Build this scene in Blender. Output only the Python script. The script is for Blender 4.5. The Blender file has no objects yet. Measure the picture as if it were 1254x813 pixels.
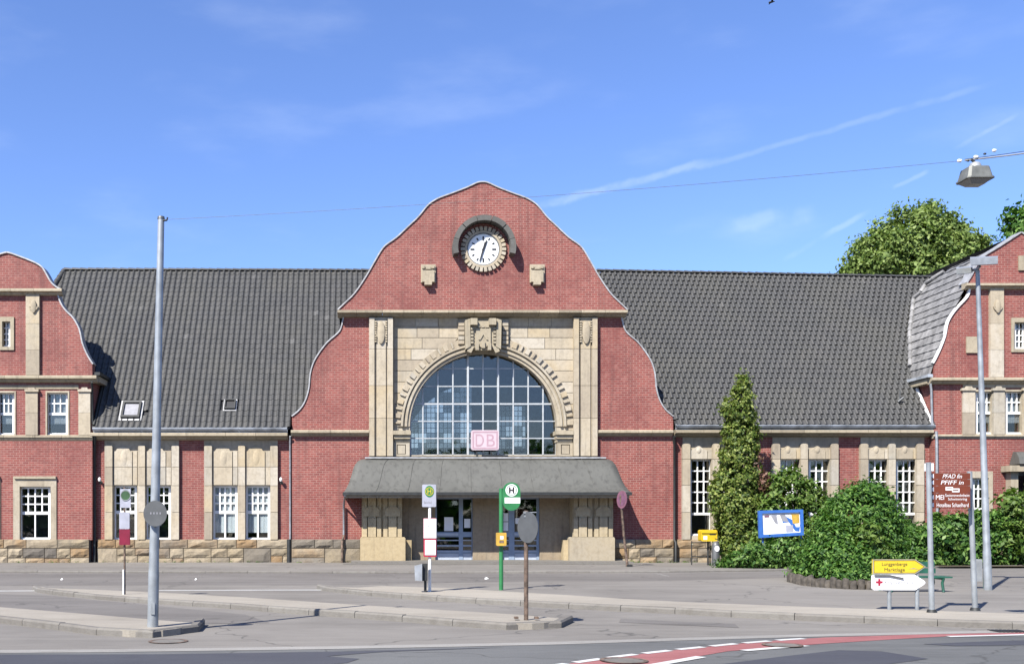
import bpy, bmesh, math, random
import numpy as np
from mathutils import Vector, Matrix, Euler
from mathutils.geometry import tessellate_polygon
R = math.radians
random.seed(7); rng = np.random.default_rng(11)
SC = bpy.context.scene
COL = SC.collection

# ------------------------------------------------------------------ camera, sky, sun, exposure
EYE = 1.6; F = 1250.0; CX = 450.0; HY = 642.0        # photo pixels (1254 x 813): focal length, principal point
cam = bpy.data.cameras.new('camera'); cam_o = bpy.data.objects.new('camera', cam); COL.objects.link(cam_o)
cam_o.location = (0, 0, EYE); cam_o.rotation_euler = (R(90), 0, 0)
cam.sensor_width = 36; cam.lens = 36*F/1254
cam.shift_x = (627-CX)/1254; cam.shift_y = (HY-406.5)/1254
cam.clip_start = .1; cam.clip_end = 6000
SC.camera = cam_o
SC.view_settings.view_transform = 'Standard'; SC.view_settings.look = 'None'
SC.view_settings.gamma = 1; SC.view_settings.use_curve_mapping = False
SC.view_settings.exposure = 1.25

AZ, EL = R(37), R(45)
W = bpy.data.worlds.new("World"); SC.world = W; W.use_nodes = True
wt = W.node_tree; wn = wt.nodes; wl = wt.links
bg = wn['Background']; bg.inputs['Strength'].default_value = 0.071
sky = wn.new('ShaderNodeTexSky'); sky.sky_type = 'NISHITA'; sky.sun_disc = False
sky.sun_elevation = EL; sky.sun_rotation = math.pi+AZ; sky.air_density = 1.0; sky.dust_density = 0.25; sky.ozone_density = 3.0
wtc = wn.new('ShaderNodeTexCoord')
def wmath(op, a, b=None, c=None):
    n = wn.new('ShaderNodeMath'); n.operation = op
    for i, v in enumerate((a, b, c)):
        if v is None: continue
        if isinstance(v, (int, float)): n.inputs[i].default_value = v
        else: wl.new(v, n.inputs[i])
    return n.outputs[0]
def wdot(vec):
    n = wn.new('ShaderNodeVectorMath'); n.operation = 'DOT_PRODUCT'; n.inputs[1].default_value = vec
    wl.new(wtc.outputs['Generated'], n.inputs[0]); return n.outputs['Value']
def wramp(v, a, b):
    n = wn.new('ShaderNodeMapRange'); n.interpolation_type = 'SMOOTHSTEP'
    n.inputs[1].default_value = a; n.inputs[2].default_value = b; wl.new(v, n.inputs[0]); return n.outputs[0]
def wnoise(scale, sx=1, sy=1, sz=1, det=4):
    m = wn.new('ShaderNodeMapping'); m.inputs['Scale'].default_value = (sx, sy, sz)
    wl.new(wtc.outputs['Generated'], m.inputs[0])
    n = wn.new('ShaderNodeTexNoise'); n.inputs['Scale'].default_value = scale; n.inputs['Detail'].default_value = det
    wl.new(m.outputs[0], n.inputs['Vector']); return n.outputs['Fac']
def pdir(x, y): return Vector(((x-CX)/F, 1, (HY-y)/F)).normalized()
wob = wnoise(40); fray = wnoise(26)
def contrail(p0, p1, width, amount):
    """thin condensation trail along a great circle between two sky directions"""
    a, b = pdir(*p0), pdir(*p1)
    n = a.cross(b).normalized(); mid = ((a+b)/2).normalized(); t = n.cross(mid).normalized()
    half = (a-b).length/2
    d = wmath('ABSOLUTE', wmath('ADD', wdot(n), wmath('MULTIPLY', wmath('SUBTRACT', wob, .5), width*2.0)))
    w = wramp(d, width, width*.15)
    al = wmath('ABSOLUTE', wdot(t))
    e = wramp(al, half, half*.6)
    front = wramp(wdot(mid), .5, .6)
    fr = wramp(fray, .3, .62)
    return wmath('MULTIPLY', wmath('MULTIPLY', wmath('MULTIPLY', w, e), wmath('MULTIPLY', fr, amount)), front)
parts = [contrail((630, 261), (890, 193), .0050, .16), contrail((830, 213), (1240, 95), .0036, .085),
         contrail((955, 322), (1070, 255), .0036, .13), contrail((1165, 185), (1250, 138), .0024, .13),
         contrail((1090, 232), (1140, 208), .0026, .11), contrail((880, 278), (1005, 258), .010, .11)]
wisp = wmath('MULTIPLY', wramp(wnoise(5.5, 1, 1, 3.2, 6), .50, .80), .10)
cl = wisp
for p in parts: cl = wmath('ADD', cl, p)
mixc = wn.new('ShaderNodeMix'); mixc.data_type = 'RGBA'
hs = wn.new('ShaderNodeMix'); hs.data_type = 'RGBA'; hs.blend_type = 'MULTIPLY'; hs.inputs['Factor'].default_value = 1; hs.inputs[7].default_value = (.93, 1.03, 1.39, 1)
wl.new(sky.outputs[0], hs.inputs[6])
wl.new(cl, mixc.inputs['Factor']); wl.new(hs.outputs[2], mixc.inputs[6]); mixc.inputs[7].default_value = (7.5, 8.2, 9.2, 1)
wl.new(mixc.outputs[2], bg.inputs['Color'])

sun = bpy.data.lights.new('sun', 'SUN'); sun.energy = 5.0; sun.angle = R(.53); sun.color = (1, .955, .88)
sun_o = bpy.data.objects.new('sun', sun); COL.objects.link(sun_o)
sun_o.location = (-30, -40, 60)
Ldir = Vector((math.sin(AZ)*math.cos(EL), math.cos(AZ)*math.cos(EL), -math.sin(EL)))
sun_o.rotation_euler = Ldir.to_track_quat('-Z', 'Y').to_euler()

# ------------------------------------------------------------------ helpers
def fx(x, Y): return (x-CX)*Y/F
def fz(y, Y): return EYE+(HY-y)*Y/F
def P(x, y, Y): return Vector((fx(x, Y), Y, fz(y, Y)))
def G(x, y, z=0.0):
    Y = (EYE-z)*F/(y-HY); return Vector((fx(x, Y), Y, z))
def Yat(y, z=0.0): return (EYE-z)*F/(y-HY)
ORG = {}
def org(o): return ORG[o.name] if o is not None else Vector((0, 0, 0))
def tag(o, label=None, cat=None, group=None, kind=None):
    if label: o['label'] = label
    if cat: o['category'] = cat
    if group: o['group'] = group
    if kind: o['kind'] = kind
    return o
def thing(name, loc, label, cat, group=None):
    o = bpy.data.objects.new(name, None); COL.objects.link(o); o.location = loc
    o.empty_display_size = .3; ORG[o.name] = Vector(loc); return tag(o, label, cat, group)
def inst(name, mesh, parent, loc, rot=None, scale=None):
    o = bpy.data.objects.new(name, mesh); COL.objects.link(o)
    if parent is not None: o.parent = parent
    o.location = Vector(loc)-org(parent)
    if rot: o.rotation_euler = rot
    if scale: o.scale = scale
    ORG[o.name] = Vector(loc); return o

class MB:
    def __init__(s): s.v = []; s.f = []; s.sm = []
    def add(s, verts, faces, smooth=False):
        b = len(s.v); s.v += [tuple(v) for v in verts]; s.f += [tuple(i+b for i in f) for f in faces]; s.sm += [smooth]*len(faces); return s
    def box(s, x0, x1, y0, y1, z0, z1):
        v = [(x, y, z) for z in (z0, z1) for y in (y0, y1) for x in (x0, x1)]
        return s.add(v, [(0, 2, 3, 1), (4, 5, 7, 6), (0, 1, 5, 4), (2, 6, 7, 3), (0, 4, 6, 2), (1, 3, 7, 5)])
    def pbox(s, px0, px1, py0, py1, Yf, Yb):           # box whose front face has these picture edges at depth Yf
        return s.box(fx(px0, Yf), fx(px1, Yf), Yf, Yb, fz(py1, Yf), fz(py0, Yf))
    def plate(s, outer, holes, y0, y1, smooth_sides=False):   # outline in (x, z), front at y0, back at y1
        loops = [outer]+list(holes)
        flat = [p for l in loops for p in l]; n = len(flat)
        tris = tessellate_polygon([[Vector((p[0], p[1], 0)) for p in l] for l in loops])
        v = [(p[0], y0, p[1]) for p in flat]+[(p[0], y1, p[1]) for p in flat]
        f = [tuple(t) for t in tris]+[tuple(i+n for i in reversed(t)) for t in tris]
        s.add(v, f)
        k = 0; sf = []
        for l in loops:
            m = len(l)
            for i in range(m):
                a, b = k+i, k+(i+1) % m; sf.append((a, b, b+n, a+n))
            k += m
        base = len(s.v)-2*n
        s.f += [tuple(i+base for i in q) for q in sf]; s.sm += [smooth_sides]*len(sf); return s
    def pplate(s, outer, holes, Yf, Yb):
        c = lambda l: [(fx(x, Yf), fz(y, Yf)) for x, y in l]
        return s.plate(c(outer), [c(h) for h in holes], Yf, Yb)
    def tube(s, pts, radii, n=10, cap=True):
        pts = [Vector(p) for p in pts]
        if isinstance(radii, (int, float)): radii = [radii]*len(pts)
        rings = []
        for i, p in enumerate(pts):
            d = (pts[min(i+1, len(pts)-1)]-pts[max(i-1, 0)]).normalized()
            u = d.orthogonal().normalized() if i == 0 else (u-d*u.dot(d)).normalized()
            w = d.cross(u)
            rings.append([p+(u*math.cos(2*math.pi*k/n)+w*math.sin(2*math.pi*k/n))*radii[i] for k in range(n)])
        v = [q for r in rings for q in r]
        f = [(i*n+k, i*n+(k+1) % n, (i+1)*n+(k+1) % n, (i+1)*n+k) for i in range(len(pts)-1) for k in range(n)]
        s.add(v, f, True)
        if cap: s.add(rings[0], [tuple(range(n))[::-1]]); s.add(rings[-1], [tuple(range(n))])
        return s
    def disc(s, c, rx, rz, y0, y1, n=24, dome=0.0):    # disc facing -Y, front at y0
        v = []; f = []
        for yy in (y0, y1):
            v += [(c[0]+rx*math.cos(2*math.pi*k/n), yy, c[1]+rz*math.sin(2*math.pi*k/n)) for k in range(n)]
        v.append((c[0], y0-dome, c[1]))
        s.add(v, [(k, (k+1) % n, n+(k+1) % n, n+k) for k in range(n)]+[tuple(range(n, 2*n))])
        s.add(v, [(2*n, (k+1) % n, k) for k in range(n)], dome > 0); return s
    def ring(s, c, r0, r1, y0, y1, a0=0, a1=2*math.pi, n=48):
        closed = abs(a1-a0-2*math.pi) < 1e-6; m = n if closed else n+1
        v = []
        for k in range(m):
            a = a0+(a1-a0)*k/n
            for r, yy in ((r0, y0), (r1, y0), (r1, y1), (r0, y1)): v.append((c[0]+r*math.cos(a), yy, c[1]+r*math.sin(a)))
        f = []
        for k in range(n):
            k2 = (k+1) % m
            for j in range(4): f.append((k*4+j, k2*4+j, k2*4+(j+1) % 4, k*4+(j+1) % 4))
        if not closed: f += [(0, 1, 2, 3), tuple((m-1)*4+j for j in (3, 2, 1, 0))]
        return s.add(v, f)
    def mesh(s, name, mat, w=Vector((0, 0, 0))):
        me = bpy.data.meshes.new(name)
        me.from_pydata([(a-w[0], b-w[1], c-w[2]) for a, b, c in s.v], [], s.f)
        bm = bmesh.new(); bm.from_mesh(me); bmesh.ops.recalc_face_normals(bm, faces=bm.faces); bm.to_mesh(me); bm.free()
        me.polygons.foreach_set('use_smooth', s.sm)
        me.materials.append(mat); return me
    def build(s, name, mat, parent=None, origin=None):
        if origin is not None: w = Vector(origin)
        elif parent is not None: w = org(parent)
        else:
            a = np.array(s.v); w = Vector(((a[:, 0].min()+a[:, 0].max())/2, (a[:, 1].min()+a[:, 1].max())/2, a[:, 2].min()))
        return inst(name, s.mesh(name, mat, w), parent, w)

# ------------------------------------------------------------------ materials
def newmat(name):
    m = bpy.data.materials.new(name); m.use_nodes = True; return m, m.node_tree, m.node_tree.nodes['Principled BSDF']
def nnode(t, typ, **kw):
    n = t.nodes.new(typ)
    for k, v in kw.items(): setattr(n, k, v)
    return n
def nmix(t, fac, a, b, blend='MIX'):
    n = t.nodes.new('ShaderNodeMix'); n.data_type = 'RGBA'; n.blend_type = blend
    for sock, v in ((n.inputs['Factor'], fac), (n.inputs[6], a), (n.inputs[7], b)):
        if isinstance(v, (int, float)): sock.default_value = v
        elif isinstance(v, tuple): sock.default_value = (*v[:3], 1)
        else: t.links.new(v, sock)
    return n.outputs[2]
def nnoise(t, scale, det=4, sc=(1, 1, 1), rough=.55):
    g = nnode(t, 'ShaderNodeNewGeometry'); m = nnode(t, 'ShaderNodeMapping'); m.inputs['Scale'].default_value = sc
    t.links.new(g.outputs['Position'], m.inputs[0])
    n = nnode(t, 'ShaderNodeTexNoise'); n.inputs['Scale'].default_value = scale; n.inputs['Detail'].default_value = det
    n.inputs['Roughness'].default_value = rough
    t.links.new(m.outputs[0], n.inputs['Vector']); return n.outputs['Fac']
def nrange(t, v, a, b, c=0, d=1):
    n = nnode(t, 'ShaderNodeMapRange'); t.links.new(v, n.inputs[0])
    for i, q in enumerate((a, b, c, d)): n.inputs[i+1].default_value = q
    return n.outputs[0]
def bump(t, bs, h, strength=.4, dist=.02):
    b = nnode(t, 'ShaderNodeBump'); b.inputs['Strength'].default_value = strength; b.inputs['Distance'].default_value = dist
    t.links.new(h, b.inputs['Height']); t.links.new(b.outputs[0], bs.inputs['Normal'])
K = .6                                                # common reflectance scale, matched to the exposure above
def kc(c, k=None): return tuple(x*(K if k is None else k) for x in c)
def simple(name, c, rough=.5, metal=0, var=.12, scale=6, bmp=0, spec=.5, obj_var=0, streak=0, c2=None):
    m, t, bs = newmat(name)
    c = kc(c, .8 if min(c) > .6 else K)
    n = nnoise(t, scale, 5)
    dark = tuple(x*(1-var*1.6) for x in c); lite = tuple(min(1, x*(1+var)) for x in c)
    if c2: dark = c2
    col = nmix(t, nrange(t, n, .3, .7), dark, lite)
    if streak:
        s = nnoise(t, 2.2, 5, (3, 3, .25)); col = nmix(t, nrange(t, s, .5, .75, 0, streak), col, tuple(x*.45 for x in c))
    if obj_var:
        oi = nnode(t, 'ShaderNodeObjectInfo'); h = nnode(t, 'ShaderNodeHueSaturation')
        t.links.new(nrange(t, oi.outputs['Random'], 0, 1, 1-obj_var, 1+obj_var), h.inputs['Value']); t.links.new(col, h.inputs['Color']); col = h.outputs[0]
    t.links.new(col, bs.inputs['Base Color'])
    bs.inputs['Roughness'].default_value = rough; bs.inputs['Metallic'].default_value = metal; bs.inputs['Specular IOR Level'].default_value = spec
    if bmp: bump(t, bs, nnoise(t, scale*4, 6), bmp, .02)
    return m
def brick_mat():
    m, t, bs = newmat('red_brick')
    g = nnode(t, 'ShaderNodeNewGeometry'); sp = nnode(t, 'ShaderNodeSeparateXYZ'); t.links.new(g.outputs['Position'], sp.inputs[0])
    ad = nnode(t, 'ShaderNodeMath', operation='ADD'); t.links.new(sp.outputs[0], ad.inputs[0]); t.links.new(sp.outputs[1], ad.inputs[1])
    cb = nnode(t, 'ShaderNodeCombineXYZ'); t.links.new(ad.outputs[0], cb.inputs[0]); t.links.new(sp.outputs[2], cb.inputs[1])
    b = nnode(t, 'ShaderNodeTexBrick'); t.links.new(cb.outputs[0], b.inputs['Vector'])
    b.inputs['Scale'].default_value = 1; b.inputs['Brick Width'].default_value = .25; b.inputs['Row Height'].default_value = .092
    b.inputs['Mortar Size'].default_value = .009; b.inputs['Mortar Smooth'].default_value = .3; b.inputs['Bias'].default_value = -.1
    b.inputs['Color1'].default_value = (.200, .054, .043, 1); b.inputs['Color2'].default_value = (.138, .036, .031, 1)
    b.inputs['Mortar'].default_value = (.285, .175, .145, 1)
    n = nnoise(t, .55, 6); col = nmix(t, nrange(t, n, .44, .70, 0, .6), b.outputs['Color'], (.115, .03, .027))
    n2 = nnoise(t, 5, 4); col = nmix(t, nrange(t, n2, .52, .72, 0, .55), col, (.255, .115, .095))
    st = nnoise(t, 1.6, 4, (2.5, 2.5, .2)); col = nmix(t, nrange(t, st, .50, .76, 0, .55), col, (.085, .034, .03))
    t.links.new(col, bs.inputs['Base Color']); bs.inputs['Roughness'].default_value = .75; bs.inputs['Specular IOR Level'].default_value = .35
    inv = nnode(t, 'ShaderNodeMath', operation='SUBTRACT'); inv.inputs[0].default_value = 1; t.links.new(b.outputs['Fac'], inv.inputs[1])
    bump(t, bs, inv.outputs[0], .5, .012); return m
def stone_mat(name, ramp, rough=.85, obj_seed=True, dirt=.35, bmp=.35):
    """sandstone: each block takes its own tone from the ramp; veins, soot streaks and grain on top"""
    m, t, bs = newmat(name)
    r = nnode(t, 'ShaderNodeValToRGB'); r.color_ramp.interpolation = 'LINEAR'
    while len(r.color_ramp.elements) < len(ramp): r.color_ramp.elements.new(.5)
    for i, c in enumerate(ramp): r.color_ramp.elements[i].position = i/(len(ramp)-1); r.color_ramp.elements[i].color = (*kc(c), 1)
    n = nnoise(t, .9, 3)
    if obj_seed:
        oi = nnode(t, 'ShaderNodeObjectInfo'); mx = nnode(t, 'ShaderNodeMath', operation='MULTIPLY_ADD')
        t.links.new(n, mx.inputs[0]); mx.inputs[1].default_value = .5; sb = nnode(t, 'ShaderNodeMath', operation='SUBTRACT')
        t.links.new(oi.outputs['Random'], sb.inputs[0]); sb.inputs[1].default_value = .25; t.links.new(sb.outputs[0], mx.inputs[2]); fac = mx.outputs[0]
    else: fac = nrange(t, n, .25, .75)
    t.links.new(fac, r.inputs[0]); col = r.outputs[0]
    n2 = nnoise(t, 7, 6); col = nmix(t, nrange(t, n2, .45, .8, 0, .45), col, tuple(x*.62*K for x in ramp[0]))
    st = nnoise(t, 1.9, 5, (3, 3, .3)); col = nmix(t, nrange(t, st, .52, .78, 0, dirt), col, (.075, .066, .052))
    t.links.new(col, bs.inputs['Base Color']); bs.inputs['Roughness'].default_value = rough; bs.inputs['Specular IOR Level'].default_value = .25
    bump(t, bs, nnoise(t, 22, 6), bmp, .02); return m
def ground_mat(name, c, c2, speck=.25, scale=.5, crack=False, rough=.9):
    m, t, bs = newmat(name); c = kc(c); c2 = kc(c2)
    n = nnoise(t, scale, 6, (1, 1.6, 1)); col = nmix(t, nrange(t, n, .3, .7), c, c2)
    n2 = nnoise(t, 3.3, 6, (.5, 2.2, 1)); col = nmix(t, nrange(t, n2, .48, .75, 0, .5), col, tuple(x*.66 for x in c))
    n4 = nnoise(t, .13, 4); col = nmix(t, nrange(t, n4, .40, .62, 0, .5), col, tuple(min(1, x*1.3) for x in c2))
    n3 = nnoise(t, 60, 3); col = nmix(t, nrange(t, n3, .35, .65, 0, speck), col, tuple(x*.45 for x in c))
    if crack:                                          # oil drips, old tar and tyre bands
        n5 = nnoise(t, 1.1, 3, (.8, 1.6, 1)); col = nmix(t, nrange(t, n5, .66, .74, 0, .45), col, tuple(x*.4 for x in c))
        n6 = nnoise(t, .5, 4, (.12, 3.0, 1)); col = nmix(t, nrange(t, n6, .52, .70, 0, .35), col, tuple(x*.55 for x in c))
    t.links.new(col, bs.inputs['Base Color']); bs.inputs['Roughness'].default_value = rough; bs.inputs['Specular IOR Level'].default_value = .3
    if crack:
        v = nnode(t, 'ShaderNodeTexVoronoi'); v.feature = 'DISTANCE_TO_EDGE'; v.inputs['Scale'].default_value = .22
        g = nnode(t, 'ShaderNodeNewGeometry'); w = nnode(t, 'ShaderNodeVectorMath', operation='MULTIPLY_ADD')
        nn = nnode(t, 'ShaderNodeTexNoise'); nn.inputs['Scale'].default_value = 1.2; t.links.new(g.outputs['Position'], nn.inputs['Vector'])
        t.links.new(nn.outputs['Color'], w.inputs[0]); w.inputs[1].default_value = (1.2,)*3; t.links.new(g.outputs['Position'], w.inputs[2])
        t.links.new(w.outputs[0], v.inputs['Vector'])
        col2 = nmix(t, nrange(t, v.outputs['Distance'], 0, .007, .6, 0), col, (.03, .029, .027)); t.links.new(col2, bs.inputs['Base Color'])
    bump(t, bs, n3, .25, .01); return m
def glass_mat(name, tint, spec=.5, trans=.75):
    m, t, bs = newmat(name)
    tr = nnode(t, 'ShaderNodeBsdfTransparent'); tr.inputs[0].default_value = (*tint, 1)
    gl = nnode(t, 'ShaderNodeBsdfGlossy'); gl.inputs['Roughness'].default_value = .02; gl.inputs[0].default_value = (.74, .70, .62, 1)
    fr0 = nnode(t, 'ShaderNodeLayerWeight'); fr0.inputs[0].default_value = .5; fr = nnode(t, 'ShaderNodeMath', operation='POWER'); t.links.new(fr0.outputs['Facing'], fr.inputs[0]); fr.inputs[1].default_value = 5
    mx = nnode(t, 'ShaderNodeMixShader'); t.links.new(nrange(t, fr.outputs[0], 0, 1, .085, 1), mx.inputs[0])
    t.links.new(tr.outputs[0], mx.inputs[1]); t.links.new(gl.outputs[0], mx.inputs[2])
    t.links.new(mx.outputs[0], t.nodes['Material Output'].inputs[0]); return m
def leaf_mat(name, c0, c1, c2, gloss=.45):
    m, t, bs = newmat(name)
    g = nnode(t, 'ShaderNodeNewGeometry'); r = nnode(t, 'ShaderNodeValToRGB')
    r.color_ramp.elements.new(.5)
    for i, c in enumerate((c0, c1, c2)): r.color_ramp.elements[i].color = (*c, 1); r.color_ramp.elements[i].position = (0, .55, 1)[i]
    t.links.new(g.outputs['Random Per Island'], r.inputs[0])
    t.links.new(r.outputs[0], bs.inputs['Base Color']); bs.inputs['Roughness'].default_value = gloss; bs.inputs['Specular IOR Level'].default_value = .3
    tl = nnode(t, 'ShaderNodeBsdfTranslucent'); h = nnode(t, 'ShaderNodeHueSaturation'); h.inputs['Value'].default_value = 1.3; h.inputs['Saturation'].default_value = 1.15
    t.links.new(r.outputs[0], h.inputs['Color']); t.links.new(h.outputs[0], tl.inputs[0])
    mx = nnode(t, 'ShaderNodeMixShader'); mx.inputs[0].default_value = .3
    t.links.new(bs.outputs[0], mx.inputs[1]); t.links.new(tl.outputs[0], mx.inputs[2]); t.links.new(mx.outputs[0], t.nodes['Material Output'].inputs[0]); return m

M = {}
M['brick'] = brick_mat()
M['stone'] = stone_mat('pale_sandstone', [(.38, .32, .235), (.50, .43, .32), (.57, .51, .405)], obj_seed=False, dirt=.4)
M['ashlar'] = stone_mat('ashlar_sandstone', [(.42, .355, .27), (.55, .47, .345), (.62, .56, .46), (.56, .455, .30), (.49, .45, .375)], dirt=.32)
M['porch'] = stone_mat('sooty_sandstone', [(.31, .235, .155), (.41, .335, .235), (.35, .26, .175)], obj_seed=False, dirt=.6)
M['podium'] = stone_mat('yellow_sandstone', [(.44, .33, .18), (.58, .47, .29), (.46, .40, .30)], obj_seed=True, dirt=.35)
M['cornice'] = stone_mat('cornice_sandstone', [(.34, .29, .21), (.54, .46, .335), (.45, .39, .28)], dirt=.5)
M['plinth'] = stone_mat('rustic_sandstone', [(.17, .15, .125), (.25, .215, .165), (.36, .29, .19), (.42, .35, .25), (.33, .215, .11), (.25, .225, .185)], dirt=.45, bmp=.8)
M['mortar'] = simple('mortar', (.14, .12, .10), .95, var=.2)
M['hood'] = stone_mat('weathered_grey_stone', [(.09, .09, .088), (.17, .167, .155), (.13, .127, .117)], dirt=.5)
M['tile'] = simple('grey_clay_tile', (.105, .105, .11), .62, var=.3, scale=1.2, bmp=.25, obj_var=.12, streak=.25)
M['tile_light'] = simple('pale_sunlit_tile', (.29, .285, .28), .7, var=.3, scale=3, bmp=.3, obj_var=.15)  # pale tile; sunlight on the right wing's inner slope is put into this colour
M['under'] = simple('roof_boarding', (.04, .04, .042), .9)
M['verge'] = simple('verge_metal', (.50, .50, .50), .5, metal=.2, var=.2)
M['zinc'] = simple('aged_zinc', (.125, .125, .112), .7, metal=.1, var=.10, scale=1.2, bmp=.10, streak=.8)
M['gutter'] = simple('gutter_zinc', (.55, .59, .64), .45, metal=.2, var=.3, scale=2)
M['pipe'] = simple('pipe_zinc', (.42, .44, .47), .5, metal=.3, var=.2)
M['iron'] = simple('black_cast_iron', (.025, .027, .026), .6, var=.3)
M['white'] = simple('white_frame_paint', (.80, .80, .78), .45, var=.04)
M['bars'] = simple('pale_glazing_bar', (.55, .58, .60), .5, var=.1)
M['blind'] = simple('window_blind', (.72, .73, .74), .8, var=.05)
M['curtain'] = simple('net_curtain', (.35, .36, .37), .9, var=.2, scale=12)
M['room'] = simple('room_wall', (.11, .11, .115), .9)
M['hall'] = simple('hall_wall', (.22, .215, .205), .95)
M['glass'] = glass_mat('window_glass', (.86, .89, .90))
M['glass_blue'] = glass_mat('blue_hall_glass', (.42, .40, .37)); M['glass_grey'] = glass_mat('grey_hall_glass', (.26, .25, .225)); M['glass_pale'] = glass_mat('pale_hall_glass', (.75, .69, .62))
M['door'] = simple('blue_grey_door_paint', (.33, .41, .53), .4, var=.08)
M['kick'] = simple('pale_kick_plate', (.55, .61, .70), .4, var=.08)
M['dark'] = simple('black_enamel', (.012, .012, .014), .5)
M['clockface'] = simple('white_clock_face', (.78, .80, .80), .35, var=.03)
M['db'] = simple('faded_pink_plastic', (.68, .55, .585), .35, var=.04)
M['dbtext'] = simple('washed_out_print', (.53, .34, .39), .4, var=.06)
M['galv'] = simple('galvanised_steel', (.44, .47, .49), .42, metal=.35, var=.18, scale=4, streak=.25)
M['lampmetal'] = simple('lamp_housing', (.42, .44, .45), .45, metal=.3, var=.15)
M['lampold'] = simple('dull_lamp_housing', (.21, .215, .195), .55, metal=.2, var=.25)
M['lampglass'] = simple('lamp_lens', (.32, .30, .27), .25, var=.12)
M['rust'] = simple('rusty_pole', (.19, .13, .095), .8, metal=.1, var=.5, scale=9, bmp=.3)
M['signback'] = simple('bare_sign_back', (.165, .17, .17), .5, metal=.4, var=.12, scale=5)
M['signgrey'] = simple('pale_grey_sign', (.46, .47, .55), .5, var=.08)
M['paper'] = simple('paper', (.80, .80, .80), .6, var=.03)
M['green'] = simple('stop_sign_green', (.035, .23, .075), .4, var=.1)
M['dullgreen'] = simple('weathered_sign_green', (.05, .13, .045), .5, var=.3)
M['benchgreen'] = simple('bench_green', (.025, .13, .085), .5, var=.2)
M['yellow'] = simple('sign_yellow', (.85, .63, .03), .45, var=.05)
M['postyellow'] = simple('mailbox_yellow', (.80, .54, .015), .4, var=.06)
M['amber'] = simple('amber_box', (.68, .42, .06), .45, var=.15)
M['red'] = simple('sign_red', (.50, .02, .06), .45, var=.08)
M['crimson'] = simple('crimson_panel', (.24, .006, .035), .45, var=.12)
M['brown'] = simple('brown_sign', (.20, .045, .018), .45, var=.08)
M['blue'] = simple('noticeboard_blue', (.045, .17, .55), .45, var=.1)
M['pinkish'] = simple('dim_sign_rim', (.25, .11, .16), .5, var=.15)
M['mauve'] = simple('shaded_sign_face', (.20, .09, .15), .5, var=.15)
M['ink'] = simple('print_black', (.03, .03, .03), .6)
M['softink'] = simple('print_grey', (.33, .33, .36), .6)
M['asphalt'] = ground_mat('lot_asphalt', (.212, .195, .174), (.275, .256, .230), crack=True)
M['street'] = ground_mat('street_asphalt', (.128, .130, .128), (.172, .173, .170), crack=True)
M['road'] = ground_mat('road_asphalt', (.168, .154, .142), (.215, .200, .184), crack=True)
M['patch'] = ground_mat('asphalt_repair', (.060, .062, .078), (.080, .082, .096), speck=.15)
M['slab'] = ground_mat('paving_slab', (.350, .316, .262), (.415, .378, .318), scale=.9)
M['kerb'] = stone_mat('kerb_concrete', [(.20, .185, .165), (.225, .21, .188), (.25, .235, .21)], dirt=.4)
M['strip'] = ground_mat('gutter_strip', (.30, .285, .26), (.37, .355, .33), scale=2)
M['lane'] = ground_mat('red_cycle_lane', (.31, .105, .105), (.39, .16, .155), scale=1.4, speck=.2)
M['paint'] = ground_mat('road_paint', (.60, .60, .58), (.72, .72, .70), scale=3, speck=.2)
M['soil'] = ground_mat('garden_soil', (.06, .045, .03), (.10, .08, .05))
M['wood'] = simple('weathered_palisade', (.10, .085, .068), .9, var=.4, scale=9, bmp=.5, obj_var=.25)
M['bark'] = simple('bark', (.09, .07, .05), .95, var=.4, scale=8, bmp=.6)
M['leaf_tree'] = leaf_mat('tree_leaf', (.045, .085, .014), (.130, .190, .042), (.22, .28, .085), .6)
M['leaf_col'] = leaf_mat('column_leaf', (.030, .060, .009), (.105, .150, .025), (.24, .27, .075), .55)
M['leaf_bush'] = leaf_mat('bush_leaf', (.014, .050, .008), (.056, .132, .020), (.135, .23, .048), .6)
M['leaf_hedge'] = leaf_mat('laurel_leaf', (.014, .048, .008), (.055, .122, .020), (.15, .235, .06), .5)
M['leaf_pale'] = leaf_mat('pale_leaf', (.030, .068, .010), (.078, .135, .022), (.15, .21, .05), .55)
M['leaf_red'] = leaf_mat('reddish_leaf', (.09, .05, .03), (.17, .08, .06), (.25, .17, .12), .5)
M['feather'] = simple('dark_feather', (.02, .02, .022), .8)

def text_obj(body, x0, x1, y0, y1, Yf, mat, parent, name='lettering', shear=0, thick=.003):
    c = bpy.data.curves.new('lettering', 'FONT'); c.body = body; c.shear = shear
    o = bpy.data.objects.new('lettering_curve', c); COL.objects.link(o)
    dg = bpy.context.evaluated_depsgraph_get(); me = bpy.data.meshes.new_from_object(o.evaluated_get(dg))
    bpy.data.objects.remove(o)
    a = np.array([v.co for v in me.vertices]); lo, hi = a.min(0), a.max(0)
    X0, X1, Z0, Z1 = fx(x0, Yf), fx(x1, Yf), fz(y1, Yf), fz(y0, Yf)
    w = org(parent)
    for v in me.vertices:
        u = (v.co.x-lo[0])/(hi[0]-lo[0]); q = (v.co.y-lo[1])/(hi[1]-lo[1])
        v.co = Vector((X0+u*(X1-X0), Yf-thick, Z0+q*(Z1-Z0)))-w
    me.materials.append(mat)
    return inst(name, me, parent, w)

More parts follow.
